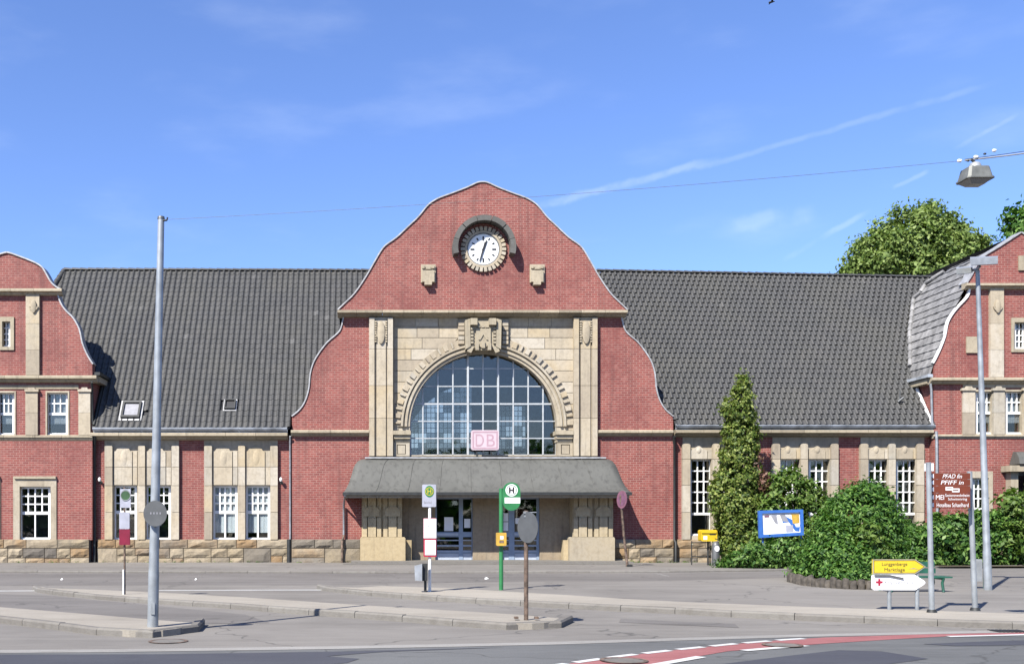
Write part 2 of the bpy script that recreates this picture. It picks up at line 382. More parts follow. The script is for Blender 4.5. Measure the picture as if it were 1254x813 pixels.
# ------------------------------------------------------------------ ground, road, kerbs
def sheet(name, pts, mat, label=None, thick=0.0, z=None):
    mb = MB(); pts = [Vector(p) for p in pts]
    tris = tessellate_polygon([[Vector((p.x, p.y, 0)) for p in pts]])
    if thick:
        n = len(pts)
        v = [tuple(p) for p in pts]+[(p.x, p.y, p.z-thick) for p in pts]
        mb.add(v, [tuple(t) for t in tris]+[(i, (i+1) % n, n+(i+1) % n, n+i) for i in range(n)])
    else: mb.add(pts, [tuple(t) for t in tris])
    o = mb.build(name, mat); tag(o, label, kind='structure'); return o
def up_fix(o):
    me = o.data
    for p in me.polygons:
        pass
    return o
sheet('ground', [(-2500, -1500, -.03), (2500, -1500, -.03), (2500, 3500, -.03), (-2500, 3500, -.03)], M['asphalt'], 'flat grey ground reaching the horizon')
sheet('station_square', [(-70, 2, 0), (80, 2, 0), (80, 60, 0), (-70, 60, 0)], M['asphalt'], 'grey asphalt square in front of the station')
# street in the foreground with its pale gutter strip
edge = [(-500, 799), (0, 796), (140, 795), (400, 791.5), (560, 788.5), (680, 786), (820, 781.5), (960, 777.5), (1120, 774), (1254, 771.5), (1700, 766)]
sheet('street', [G(x, y+2, .004) for x, y in edge]+[(40, 1, .004), (-40, 1, .004)], M['street'], 'grey asphalt street crossing the foreground')
def ribbon(pts, w, z):
    """polyline in picture ground points -> strip w metres deep"""
    a = [G(x, y, z) for x, y in pts]
    return a+[Vector((p.x, p.y-w, z)) for p in reversed(a)]
sheet('gutter_strip', ribbon([(x, y-.6) for x, y in edge], .30, .008), M['strip'], 'pale concrete gutter strip along the street edge')
sheet('asphalt_patch', [G(x, y, .008) for x, y in [(-300, 806), (0, 801), (200, 800.5), (420, 797), (620, 792), (470, 797.5), (400, 803), (440, 806), (425, 811), (340, 820), (-300, 835)]], M['patch'], 'dark repaired asphalt at the left of the street')
sheet('asphalt_patch', [G(x, y, .008) for x, y in [(880, 813), (960, 803), (1027, 795.5), (1080, 797), (1137, 806), (1085, 813), (1060, 822), (850, 822)]], M['patch'], 'dark diamond shaped asphalt repair right of the red lane')
sheet('asphalt_patch', [G(x, y, .008) for x, y in [(1130, 788), (1190, 785.5), (1300, 782), (1400, 783), (1300, 788.5), (1170, 790.5)]], M['patch'], 'long dark asphalt repair at the right edge of the street')
lane_t = [(560, 840), (640, 822), (700, 811.5), (760, 803), (830, 795), (900, 788), (960, 783), (1010, 780), (1120, 776.5), (1254, 774), (1450, 771)]
lane_b = [(1450, 774), (1254, 776.4), (1160, 778.5), (1090, 782.5), (1010, 787.5), (950, 792), (890, 797), (850, 804), (800, 813), (760, 824), (720, 845)]
sheet('cycle_lane', [G(x, y, .008) for x, y in lane_t+lane_b], M['lane'], 'red cycle lane curving along the street')
def dashes(line, on, off, w, start=0.0):
    pts = [G(x, y, .012) for x, y in line]; seg = []; t = start; d = 0
    L = [0]
    for a, b in zip(pts, pts[1:]): L.append(L[-1]+(b-a).length)
    def at(s):
        for i in range(len(pts)-1):
            if s <= L[i+1]: return pts[i].lerp(pts[i+1], (s-L[i])/(L[i+1]-L[i])), (pts[i+1]-pts[i]).normalized()
        return pts[-1], (pts[-1]-pts[-2]).normalized()
    while t < L[-1]-on:
        q = []
        for k in range(4):
            p, dr = at(t+on*k/3); nrm = Vector((-dr.y, dr.x, 0)); q.append((p+nrm*w/2, p-nrm*w/2))
        mb = MB(); mb.add([e[0] for e in q]+[e[1] for e in q], [(k, k+1, 4+k+1, 4+k) for k in range(3)])
        tag(mb.build('lane_marking', M['paint']), 'white dash painted on the edge of the cycle lane', kind='structure')
        t += on+off
dashes([(660, 817), (700, 811), (760, 802.6), (830, 794.6), (900, 787.6), (960, 782.7), (1010, 779.8)], .5, .16, .12)
dashes([(790, 815.5), (850, 805), (890, 797.6), (950, 792.6), (1010, 788), (1090, 783)], 1.15, .95, .14, .1)
sheet('lane_marking', ribbon([(1158, 778.2), (1254, 775.8), (1450, 773)], .13, .012), M['paint'], 'long white line at the right end of the cycle lane')
sheet('road_marking', ribbon([(-400, 723), (0, 722.8), (52, 722.6)], .22, .004), M['paint'], 'white road line left of the bus island')
sheet('road_marking', ribbon([(190, 722.2), (300, 721.8), (398, 721.6)], .22, .004), M['paint'], 'white road line behind the long bus island')
sheet('road_marking', ribbon([(802, 701.5), (818, 705)], .25, .004), M['paint'], 'short white mark on the far road')

def kerb_line(parent, px, h, w=.12, L=1.0, z0=0.0):
    """individual kerbstones following a line of picture ground points (their lower front edge)"""
    pts = [G(x, y, z0) for x, y in px]
    acc = 0; cur = pts[0]; out = [cur]
    dense = []
    for a, b in zip(pts, pts[1:]):
        n = max(1, int((b-a).length/.05))
        dense += [a.lerp(b, k/n) for k in range(n)]
    dense.append(pts[-1])
    last = dense[0]; acc = 0; stops = [dense[0]]
    for p in dense[1:]:
        acc += (p-last).length; last = p
        if acc >= L: stops.append(p); acc = 0
    if acc > .25: stops.append(dense[-1])
    for a, b in zip(stops, stops[1:]):
        d = (b-a); ln = d.length; dz = random.uniform(-.006, .006)
        mb = MB(); g = .005; bev = .03; hh = h+.012
        prof = [(0, -.05), (0, hh-bev), (bev*.8, hh), (w, hh), (w, -.05)]
        v = [(s, -y, z) for s in (g, ln-g) for y, z in prof]
        v = [(s, -q, z) for s, q, z in v]
        n = 5
        mb.add([(s, q, z) for s, q, z in v], [(i, (i+1) % n, n+(i+1) % n, n+i) for i in range(n)]+[tuple(range(n)), tuple(range(n, 2*n))[::-1]])
        o = inst('kerbstone', mb.mesh('kerbstone', M['kerb']), parent, (a.x, a.y, z0+dz), (0, random.uniform(-.004, .004), math.atan2(d.y, d.x)))
    return pts
def island(name, front, back, h, mat, label, z0=0.0, inset=.10):
    f = [G(x, y, z0) for x, y in front]; b = [G(x, y, z0+h) for x, y in back]
    poly = []
    c = sum(f, Vector())/len(f)
    for i, p in enumerate(f):
        t = (f[min(i+1, len(f)-1)]-f[max(i-1, 0)]).normalized(); nrm = Vector((-t.y, t.x, 0))
        q = p+nrm*inset; poly.append(Vector((q.x, q.y, z0+h)))
    poly += [Vector((p.x, p.y, z0+h)) for p in b]
    o = sheet(name, poly, mat, label, thick=h+.04)
    kerb_line(o, front, h, z0=z0)
    return o
A_f = [(40, 722), (47, 726), (126, 734.5), (188, 739), (280, 745), (367, 752), (443, 757), (520, 763), (570, 767.5), (611, 770.8), (635, 771.3), (655, 771.2), (672, 770.3), (686, 768.8), (696, 766.8), (702, 764.4), (703.5, 762.5), (701, 760.3)]
A_b = [(688, 757), (640, 752.5), (560, 747.5), (500, 744), (420, 739), (300, 731), (200, 725.3), (126, 722), (57, 719.5)]
isl_a = island('traffic_island', A_f, A_b, .095, M['slab'], 'long paved bus island running across the middle of the square')
C_f = [(-150, 745), (-60, 755), (0, 762.7), (72, 771), (115, 777), (153, 780.5), (187, 780.7), (204, 780), (222, 777.8), (238, 774.9), (249, 772), (254.5, 769.4), (255, 767.4), (251, 765.4)]
C_b = [(240, 762), (215, 760.5), (180, 757.5), (120, 752.5), (48, 746.7), (0, 743), (-60, 736), (-150, 728)]
isl_c = island('traffic_island', C_f, C_b, .095, M['slab'], 'paved island at the lower left carrying the tall lamp post')
B_f = [(388, 720.5), (400, 724), (467, 731), (567, 738), (640, 742), (715, 746), (820, 751), (870, 754), (925, 757), (981, 759.5), (1036, 761.5), (1090, 764.2), (1148, 766.5), (1207, 768.7), (1254, 770), (1450, 774)]
B_b = [(1600, 696), (1254, 700), (966, 707), (820, 711), (700, 711), (560, 713), (467, 715), (420, 716.5)]
isl_b = island('pavement', B_f, B_b, .10, M['asphalt'], 'wide pavement with the direction signs and the shrub bed')
bp = [(410, 718.5), (440, 719), (467, 717), (560, 720), (640, 725), (700, 728.5), (760, 732.5), (834, 736.5), (1000, 743), (1254, 751), (1450, 755)]
in_f = []
fr = [G(x, y, 0) for x, y in B_f]
for i, p in enumerate(fr):
    t = (fr[min(i+1, len(fr)-1)]-fr[max(i-1, 0)]).normalized(); q = p+Vector((-t.y, t.x, 0))*.17; in_f.append(Vector((q.x, q.y, .104)))
sheet('pavement', in_f+[G(x, y, .104) for x, y in reversed(bp)], M['slab'], 'pale slab strip along the kerb of the wide pavement')
# darker carriageways of the square
sheet('access_road', [G(x, y, .003) for x, y in ((-420, 716), (0, 716), (400, 716), (700, 712.5), (966, 709), (1600, 699), (1600, 691), (1254, 694.5), (966, 699.5), (770, 702), (0, 701.5), (-420, 701.5))], M['road'], 'darker asphalt carriageway along the station pavement')
sheet('access_road', [G(x, y, .003) for x, y in ((-150, 729), (48, 747.5), (180, 758), (250, 763.5), (330, 762), (300, 752), (188, 741), (60, 729), (-150, 722))], M['road'], 'darker asphalt carriageway between the two left islands')
sheet('asphalt_patch', [G(x, y, .004) for x, y in ((760, 757), (900, 763.5), (905, 768), (758, 761.5))], M['road'], 'rectangular repaired strip right of the long bus island')
# pavement in front of the building
S_f = [(-420, 701), (0, 701), (445, 702), (770, 701.5), (966, 699), (1254, 694), (1600, 690)]
s_o = sheet('pavement', [G(x, y, 0)+Vector((0, .15, .06)) for x, y in S_f]+[(45, 53, .06), (-32, 53, .06)], M['asphalt'], 'narrow pavement along the foot of the station', thick=.1)
kerb_line(s_o, S_f, .06, L=1.4)
# manhole and drain covers
def cover(x, y, r, z, label, name='manhole_cover'):
    c = G(x, y, z); mb = MB()
    t = thing(name, c, label, 'manhole cover')
    n = 28
    ring = [(c.x+r*math.cos(2*math.pi*k/n), c.y+r*math.sin(2*math.pi*k/n), c.z+.008) for k in range(n)]
    rin = [(c.x+r*.82*math.cos(2*math.pi*k/n), c.y+r*.82*math.sin(2*math.pi*k/n), c.z+.008) for k in range(n)]
    lid = [(p[0], p[1], c.z+.004) for p in rin]
    mb.add(ring+rin, [(k, (k+1) % n, n+(k+1) % n, n+k) for k in range(n)]); mb.build('cover_rim', M['rust'], t)
    m2 = MB(); m2.add(lid, [tuple(range(n))]); m2.build('cover_lid', M['kerb'], t)
cover(206, 785, .27, .002, 'round iron manhole cover in front of the lamp post island')
cover(958, 789.5, .26, .012, 'round manhole cover in the red cycle lane')
cover(764, 808.5, .28, .012, 'round manhole cover at the lower end of the red cycle lane')
gt = G(1236, 772.3, .012); t = thing('drain_grate', gt, 'iron drain grate by the kerb at the right edge', 'drain grate')
for k in range(8): MB().box(gt.x-.24+k*.06, gt.x-.205+k*.06, gt.y-.15, gt.y+.15, gt.z, gt.z+.01).build('grate_bar', M['iron'], t)
for x, y, s, lb in ((76, 710, .04, 'white scrap of paper on the road before the left wing'), (240, 710, .035, 'white scrap of paper on the road behind the lamp post'), (596, 709, .06, 'white scrap of paper on the road before the doors')):
    c = G(x, y, .005); mb = MB()
    mb.add([(c.x-s, c.y-s*.6, c.z), (c.x+s*.9, c.y-s*.7, c.z+.02), (c.x+s, c.y+s*.8, c.z), (c.x-s*.8, c.y+s*.6, c.z+.04), (c.x, c.y, c.z+.06)], [(0, 1, 4), (1, 2, 4), (2, 3, 4), (3, 0, 4)])
    tag(mb.build('paper_scrap', M['paper']), lb, 'litter', 'paper scraps on the road')

# ------------------------------------------------------------------ the station building
YM, YC, YW = 41.7, 41.45, 41.35                     # depths of the side ranges, the central gable, the end wings
B = thing('railway_station', (fx(591, YM), YM, 0), 'long red brick railway station with curved central gable, clock and great arched window', 'railway station')
def pb(name, mat, fn, parent=None):
    mb = MB(); fn(mb); return mb.build(name, M[mat], parent or B)
_pane = {}
def pane(x0, x1, z0, z1, Y, parent, mat='glass', name='pane'):
    k = (round(x1-x0, 3), round(z1-z0, 3), mat)
    if k not in _pane:
        w, h = k[0]/2+.004, k[1]/2+.004
        mb = MB(); mb.box(-w, w, 0, .006, -h, h); _pane[k] = mb.mesh(name, M[mat])
    return inst(name, _pane[k], parent, ((x0+x1)/2, Y, (z0+z1)/2), (random.uniform(-.006, .006), 0, random.uniform(-.006, .006)))
def window(x0, x1, y0, y1, Yf, rows, border=.06, bar=.03, blind=None, name='window', inner=True, sill=True):
    """white framed window: rows = (top, bottom, columns, rows) of panes, in picture pixels"""
    X0, X1, Z0, Z1 = fx(x0, Yf), fx(x1, Yf), fz(y1, Yf), fz(y0, Yf)
    holes = []
    for (t, b, c, r) in rows:
        zt, zb = fz(t, Yf)-(border if t == y0 else border*.7), fz(b, Yf)+(border if b == y1 else border*.7)
        cw = (X1-X0-2*border-(c-1)*bar)/c; rh = (zt-zb-(r-1)*bar)/r
        for i in range(c):
            for j in range(r):
                a = X0+border+i*(cw+bar); q = zb+j*(rh+bar); holes.append((a, a+cw, q, q+rh))
    mb = MB(); mb.plate([(X0, Z0), (X1, Z0), (X1, Z1), (X0, Z1)], [[(a, q), (b, q), (b, w), (a, w)] for a, b, q, w in holes], Yf, Yf+.07)
    o = mb.build(name, M['white'], B)
    for a, b, q, w in holes: pane(a, b, q, w, Yf+.04, o)
    if sill: pb('window_sill', 'white', lambda m: m.box(X0-.01, X1+.01, Yf-.07, Yf-.001, Z0-.002, Z0+.045), o)
    if blind:
        zt, zb, k = fz(blind[0], Yf), fz(blind[1], Yf), blind[2]
        mb = MB(); n = 14
        for i in range(n): mb.add([(X0+(X1-X0)*i/n, Yf+.085+.012*(i % 2), zb), (X0+(X1-X0)*(i+1)/n, Yf+.085+.012*((i+1) % 2), zb), (X0+(X1-X0)*(i+1)/n, Yf+.085+.012*((i+1) % 2), zt), (X0+(X1-X0)*i/n, Yf+.085+.012*(i % 2), zt)], [(0, 1, 2, 3)])
        mb.build('blind' if k == 'blind' else 'curtain', M[k], o)
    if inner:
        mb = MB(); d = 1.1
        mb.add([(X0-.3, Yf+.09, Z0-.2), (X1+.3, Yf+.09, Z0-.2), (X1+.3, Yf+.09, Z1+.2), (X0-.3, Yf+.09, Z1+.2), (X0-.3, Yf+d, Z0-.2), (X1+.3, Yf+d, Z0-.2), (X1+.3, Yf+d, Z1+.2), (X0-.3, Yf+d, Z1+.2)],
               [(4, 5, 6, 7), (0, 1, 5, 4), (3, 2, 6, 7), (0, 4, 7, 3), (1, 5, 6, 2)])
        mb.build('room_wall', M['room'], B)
    return o
def rect(x0, x1, y0, y1): return [(x0, y1), (x1, y1), (x1, y0), (x0, y0)]
def cornice(x0, x1, y0, y1, Yf, proj, mat='cornice', block=40, ends=True, name='cornice_stone'):
    """moulded stone course in separate blocks; Yf is the wall plane"""
    Yp = Yf-proj; X0, X1 = fx(x0, Yp), fx(x1, Yp); zt, zb = fz(y0, Yp), fz(y1, Yp); h = zt-zb
    n = max(1, round((x1-x0)/block))
    prof = [(Yf+.1, zb), (Yf-.03, zb), (Yf-proj*.45, zb+h*.18), (Yf-proj*.5, zb+h*.38), (Yp+.03, zb+h*.5), (Yp, zb+h*.55), (Yp, zb+h*.9), (Yp+.03, zt), (Yf+.1, zt+.05)]
    cuts = [X0+(X1-X0)*(k+(random.uniform(-.15, .15) if 0 < k < n else 0))/n for k in range(n+1)]
    for a, b in zip(cuts, cuts[1:]):
        mb = MB(); m = len(prof); g = .005
        v = [(a+g, y, z) for y, z in prof]+[(b-g, y, z) for y, z in prof]
        mb.add(v, [(i, (i+1) % m, m+(i+1) % m, m+i) for i in range(m)]+[tuple(range(m)), tuple(range(m, 2*m))[::-1]])
        mb.build(name, M[mat], B)
# ---- rusticated plinth, stone by stone
def rough_stone(x0, x1, z0, z1, Yf, depth=.16):
    nx = 4 if x1-x0 > .6 else 3; nz = 3; mb = MB(); g = .012; pr = random.uniform(.03, .075)
    v = []
    for j in range(nz+1):
        for i in range(nx+1):
            e = (i in (0, nx)) or (j in (0, nz))
            v.append((x0+g+(x1-x0-2*g)*i/nx+(0 if i in (0, nx) else random.uniform(-.03, .03)), Yf-(0 if e else pr*random.uniform(.5, 1.2)), z0+g+(z1-z0-2*g)*j/nz+(0 if j in (0, nz) else random.uniform(-.015, .015))))
    f = [(j*(nx+1)+i, j*(nx+1)+i+1, (j+1)*(nx+1)+i+1, (j+1)*(nx+1)+i) for j in range(nz) for i in range(nx)]
    mb.add(v, f); c = [0, nx, nz*(nx+1)+nx, nz*(nx+1)]
    q = [(v[k][0], Yf+depth, v[k][2]) for k in c]; fr = [v[k] for k in c]
    mb.add(fr+q, [(0, 1, 5, 4), (1, 2, 6, 5), (2, 3, 7, 6), (3, 0, 4, 7)])
    ctr = ((x0+x1)/2, Yf, z0)
    return inst('plinth_stone', mb.mesh('plinth_stone', M['plinth'], Vector(ctr)), B, ctr)
def plinth(px0, px1, Y, tops=(660, 671, 682.5, 694), back_to=None):
    Yf = Y-.10
    pb('plinth_backing', 'mortar', lambda m: m.box(fx(px0, Yf), fx(px1, Yf), Yf+.035, Y+.3, -.1, fz(660.6, Yf)))
    X0, X1 = fx(px0, Yf), fx(px1, Yf)
    zz = [fz(t, Yf) for t in tops]
    zz[-1] = min(zz[-1], .0)
    def cuts(lo, hi):
        c = [X0]
        while c[-1] < X1-.25: c.append(c[-1]+random.uniform(lo, hi))
        if len(c) > 2 and X1-c[-2] < 1.4*hi and c[-1] >= X1-.25: c[-1] = X1
        else: c[-1] = X1
        return c
    for a, b in zip(*(lambda c: (c, c[1:]))(cuts(.7, 1.5))): rough_stone(a, b, zz[1], zz[0], Yf-.015)
    for a, b in zip(*(lambda c: (c, c[1:]))(cuts(.8, 1.5))):
        r = random.random()
        if r < .22: rough_stone(a, b, zz[3], zz[1], Yf)
        elif r < .7:
            m = a+(b-a)*random.uniform(.4, .6); zc = zz[2]+random.uniform(-.05, .08)
            rough_stone(a, b if b-a < 1 else m, zc, zz[1], Yf)
            if b-a >= 1: rough_stone(m, b, zc, zz[1], Yf)
            rough_stone(a, m+.1, zz[3], zc, Yf); rough_stone(m+.1, b, zz[3], zc, Yf)
        else:
            zc = zz[2]; rough_stone(a, b, zc, zz[1], Yf); rough_stone(a, b, zz[3], zc, Yf)
for a, b, Y in ((-97, 109, YW), (119, 353, YM), (357, 441, YC), (753, 825, YC), (829, 905, YM)): plinth(a, b, Y)
pb('plinth_wall', 'plinth', lambda m: m.pbox(905, 1143, 660, 694, YM-.1, YM+.3))
pb('plinth_wall', 'plinth', lambda m: m.pbox(1143, 1360, 660, 694, YW-.1, YW+.3))

# ---- brick walls of the two side ranges
bays_l = [(128, 219, ((139, 168), (178.5, 209.5)), 594), (250, 340, ((260.5, 291), (300.5, 331)), 594)]
bays_r = [(836, 926, ((845, 871), (883, 908)), 562), (946, 1027, ((954, 980), (990.5, 1016)), 562), (1054, 1132, ((1062.5, 1088), (1097.5, 1123)), 562)]
pb('front_wall', 'brick', lambda m: m.pplate(rect(104, 356, 534, 662), [rect(b[0], b[1], 538, 661) for b in bays_l], YM, YM+.4))
pb('front_wall', 'brick', lambda m: m.pplate(rect(824, 1150, 529, 662), [rect(b[0], b[1], 534.5, 661) for b in bays_r], YM, YM+.4))
def ellipse_relief(mb, x, y, rx, ry, Yf, d=.05):
    mb.disc((fx(x, Yf), fz(y, Yf)), rx*Yf/F, ry*Yf/F, Yf, Yf+.03, 18, d)
def bay(x0, x1, wins, ytop, right):
    yt = 534.5 if right else 538
    pb('window_surround', 'stone', lambda m: m.pplate(rect(x0, x1, yt, 661.2), [rect(a, b, ytop, 661) for a, b in wins], YM-.012, YM+.35))
    # upright pilasters
    ups = [(x0, wins[0][0]-1), (wins[0][1]+1, wins[1][0]-1), (wins[1][1]+1, x1)]
    ups = [(x0, x0+9.5), ((wins[0][1]+wins[1][0])/2-4.2, (wins[0][1]+wins[1][0])/2+4.2), (x1-9, x1)]
    for a, b in ups:
        zs = [545 if not right else 543, 571.5, 594.5, 627, 660.5] if not right else [543, 562, 594, 627, 660.5]
        for u, w in zip(zs, zs[1:]):
            def f(m):
                Yf = YM-.16
                if u == zs[0]:
                    c = [(a, w-.25), (b, w-.25), (b, u+1.5), (b-1.2, u+.4), (b-2.5, u), (a+2.5, u), (a+1.2, u+.4), (a, u+1.5)]
                    m.pplate(c, [], Yf, YM)
                else: m.pbox(a, b, u+.25, w-.25, Yf, YM)
            pb('pilaster_stone', 'ashlar', f)
    for k, (a, b) in enumerate(wins):
        c = (a+b)/2
        if not right:
            w0, w1 = a+.5, a+(b-a)*.78
            for (u, w, top) in ((549, 571.2, True), (571.8, 593.6, False)):
                def f(m):
                    Yf = YM-.075; cc = (w0+w1)/2; hw = (w1-w0)/2
                    if top:
                        pts = [(w0, w), (w1, w), (w1, u+3.5), (w1-2, u+3.2)]+[(cc+hw*.72*math.cos(t), u+1.5-3.2*math.sin(t)) for t in [math.pi*q/8 for q in range(9)]]+[(w0+2, u+3.2), (w0, u+3.5)]
                        m.pplate(pts, [], Yf, YM); ellipse_relief(m, cc+1, 560.5, 4.2, 9.5, Yf, .06)
                    else: m.pbox(w0, w1, u, w, Yf, YM)
                pb('panel_stone', 'ashlar', f)
                pb('panel_stone', 'ashlar', lambda m: m.pbox(w1+1, b-.2, u if not top else u+3, w, YM-.04, YM))
        else:
            def f(m):
                Yf = YM-.075; w0, w1 = a+.3, b-5; cc = (w0+w1)/2; hw = (w1-w0)/2
                pts = [(w0, 561.7), (w1, 561.7), (w1, 551)]
                for q in range(0, 17):
                    s = 1-q/8.0; pts.append((cc+hw*s*.98, 551-5.2*math.exp(-(s*2.0)**2)))
                pts.append((w0, 551))
                m.pplate(pts, [], Yf, YM); ellipse_relief(m, cc+.3, 551.2, 3.0, 4.2, Yf, .07)
            pb('lintel_stone', 'ashlar', f)
            pb('lintel_stone', 'ashlar', lambda m: m.pbox(b-4.4, b+1.2, 550, 561.7, YM-.05, YM))
for b in bays_l: bay(*b, False)
for b in bays_r: bay(*b, True)
YF = YM+.17
for i, (a, b) in enumerate(bays_l[0][2]+bays_l[1][2]):
    window(a+.2, b-.2, 594.2, 661, YF, [(594.2, 627, 4, 3), (627, 661, 2, 1)], border=.095, bar=.065 if i > 1 else .045, blind=(596, 652, 'blind') if i > 1 else None)
for i, bb in enumerate(bays_r):
    for a, b in bb[2]:
        window(a, b, 562.2, 655.5, YF, [(562.2, 629, 3, 5), (629, 655.5, 1, 1)], border=.07, bar=.045)
        pb('under_sill', 'ashlar', lambda m: m.pbox(a, b, 655.8, 661, YM-.03, YM+.3))
# plants on the inside sill of the first tall window
# ---- main cornices and gutters
cornice(110, 352, 529.5, 538, YM, .47); cornice(828, 1144, 526, 534, YM, .47)
def gutter(x0, x1, y0, y1, Yc, r):
    n = 9; X0, X1 = fx(x0, Yc), fx(x1, Yc); zc = fz((y0+y1)/2, Yc)
    k = max(1, round((X1-X0)/2.0))
    for i in range(k):
        a, b = X0+(X1-X0)*i/k, X0+(X1-X0)*(i+1)/k-.006; v = []
        for X in (a, b):
            v += [(X, Yc+r*math.cos(t), zc+r*.2+r*math.sin(t)) for t in [math.pi+math.pi*q/n for q in range(n+1)]]
        mb = MB(); mb.add(v, [(q, q+1, n+2+q, n+1+q) for q in range(n)], True)
        mb.tube([(a, Yc-r, zc+r*.2), (b, Yc-r, zc+r*.2)], .018, 6)
        mb.build('gutter', M['gutter'], B)
    pb('fascia', 'gutter', lambda m: m.box(X0, X1, Yc+r*.5, Yc+r*.5+.05, zc-r*1.15, zc+r*.8))
gutter(114, 352, 521.5, 528.5, YM-.44, .12); gutter(828, 1144, 518.5, 525, YM-.44, .12)

# ---- central gable
gu = [(591, 223.2), (585, 224), (573, 229.5), (556.5, 236), (540, 242), (532, 246), (524, 252), (513, 265.5), (502, 276), (486, 291), (472.6, 300.6), (466, 309), (459, 321), (448, 340), (435, 359), (423, 371), (414, 379.5)]
gl = [(421.6, 387), (418, 402), (413, 409), (401, 419.5), (390, 434), (383.6, 446), (380.3, 459), (379, 474), (375, 489), (368, 501), (357.6, 510)]
mir = lambda l, c=591: [(2*c-x, y) for x, y in l]
def smooth(pts, n=3):
    out = []
    for i in range(len(pts)-1):
        p0, p1, p2, p3 = pts[max(i-1, 0)], pts[i], pts[i+1], pts[min(i+2, len(pts)-1)]
        for k in range(n):
            t = k/n; out.append(tuple(.5*((2*p1[j])+(-p0[j]+p2[j])*t+(2*p0[j]-5*p1[j]+4*p2[j]-p3[j])*t*t+(-p0[j]+3*p1[j]-3*p2[j]+p3[j])*t**3) for j in (0, 1)))
    out.append(pts[-1]); return out
gus, gls = smooth(gu), smooth(gl)
top_poly = list(reversed(gus))+mir(gus)[1:]
YG = YC-.14
pb('gable_wall', 'brick', lambda m: m.pplate(top_poly, [], YG, YC+.5))
left_poly = [(357.6, 661)]+list(reversed(gls))+[(452.5, 387), (452.5, 661)]
pb('gable_wall', 'brick', lambda m: m.pplate(left_poly, [], YC, YC+.5))
pb('gable_wall', 'brick', lambda m: m.pplate([(1182-x, y) for x, y in left_poly], [], YC, YC+.5))
def verge(pts, Yf, depth, w, mat='verge', name='verge_coping'):
    """coping that follows a gable outline"""
    p = [(fx(x, Yf), fz(y, Yf)) for x, y in pts]; mb = MB(); n = len(p); rows = []
    for i in range(n):
        a, b = p[max(i-1, 0)], p[min(i+1, n-1)]; d = Vector((b[0]-a[0], b[1]-a[1])).normalized(); nn = Vector((-d.y, d.x))
        if nn.y < 0: nn = -nn
        q = (p[i][0]+nn.x*w, p[i][1]+nn.y*w); rows.append((p[i], q))
    v = []
    for (a, q) in rows: v += [(a[0], Yf, a[1]), (q[0], Yf, q[1]), (q[0], Yf+depth, q[1]), (a[0], Yf+depth, a[1])]
    mb.add(v, [(i*4+j, (i+1)*4+j, (i+1)*4+(j+1) % 4, i*4+(j+1) % 4) for i in range(n-1) for j in range(4)]+[(0, 1, 2, 3), tuple((n-1)*4+j for j in range(4))])
    return mb.build(name, M[mat], B)
verge(gus, YG-.05, .6, .05); verge(mir(gus), YG-.05, .6, .05)
verge(gls, YC-.05, .6, .05); verge(mir(gls), YC-.05, .6, .05)
def roof_shell(name, pts, Yf, Yb, mat='tile', n0=None):
    p = [(fx(x, Yf), fz(y, Yf)-.02) for x, y in pts]; mb = MB()
    v = [(x, Yf+.1, z) for x, z in p]+[(x, Yb, z) for x, z in p]; n = len(p)
    mb.add(v, [(i, i+1, n+i+1, n+i) for i in range(n-1)]); return mb.build(name, M[mat], B)
roof_shell('gable_roof', list(reversed(gus))+mir(gus)[1:], YG, 52)
roof_shell('gable_roof', list(reversed(gls)), YC, 50); roof_shell('gable_roof', mir(gls), YC, 50)
cornice(413, 769, 379.5, 386.5, YC, .42, block=27)
for a, b in ((356, 452), (733, 825)): cornice(a, b, 526.5, 533.5, YC, .26, block=25)
# stone field, arch
AX, AY, AR = 592, 522, 90.0
arc = lambda r, n=40, a0=0, a1=math.pi: [(AX+r*math.cos(a0+(a1-a0)*k/n), AY-r*math.sin(a0+(a1-a0)*k/n)) for k in range(n+1)]
arch_hole = [(AX-AR, 557)]+[(AX+AR, 557)]+arc(AR)
pb('arch_wall', 'stone', lambda m: m.pplate(rect(452, 732.5, 386, 558.5), [arch_hole], YC+.06, YC+.5))
def ashlar(poly):
    pb('ashlar_stone', 'ashlar', lambda m: m.pplate(poly, [], YC+.028+random.uniform(-.005, .005), YC+.07))
rows = [387, 400, 413.5, 427, 440.5, 454, 467.5, 481, 494.5, 508, 521, 527]
for a, b in zip(rows, rows[1:]):
    def xin(y):
        d = 104**2-(AY-y)**2
        return min(561, AX-math.sqrt(d)) if d > 0 and y < AY else (561 if y < AY else AX-104)
    x0 = 482.0; g = .35
    xa, xb = xin(a), xin(b)
    cutsx = [x0]; span = min(xa, xb)-x0
    k = max(1, int(round(span/30))) if span > 16 else 1
    cutsx = [x0+span*(i/k)+(random.uniform(-4, 4) if 0 < i < k else 0) for i in range(k+1)]
    for i in range(k):
        l, r = cutsx[i], cutsx[i+1]
        if i == k-1: poly = [(l+g, b-g), (xb-g, b-g), (xa-g, a+g), (l+g, a+g)]
        else: poly = [(l+g, b-g), (r-g, b-g), (r-g, a+g), (l+g, a+g)]
        ashlar(poly); ashlar([(2*AX-x, y) for x, y in poly])
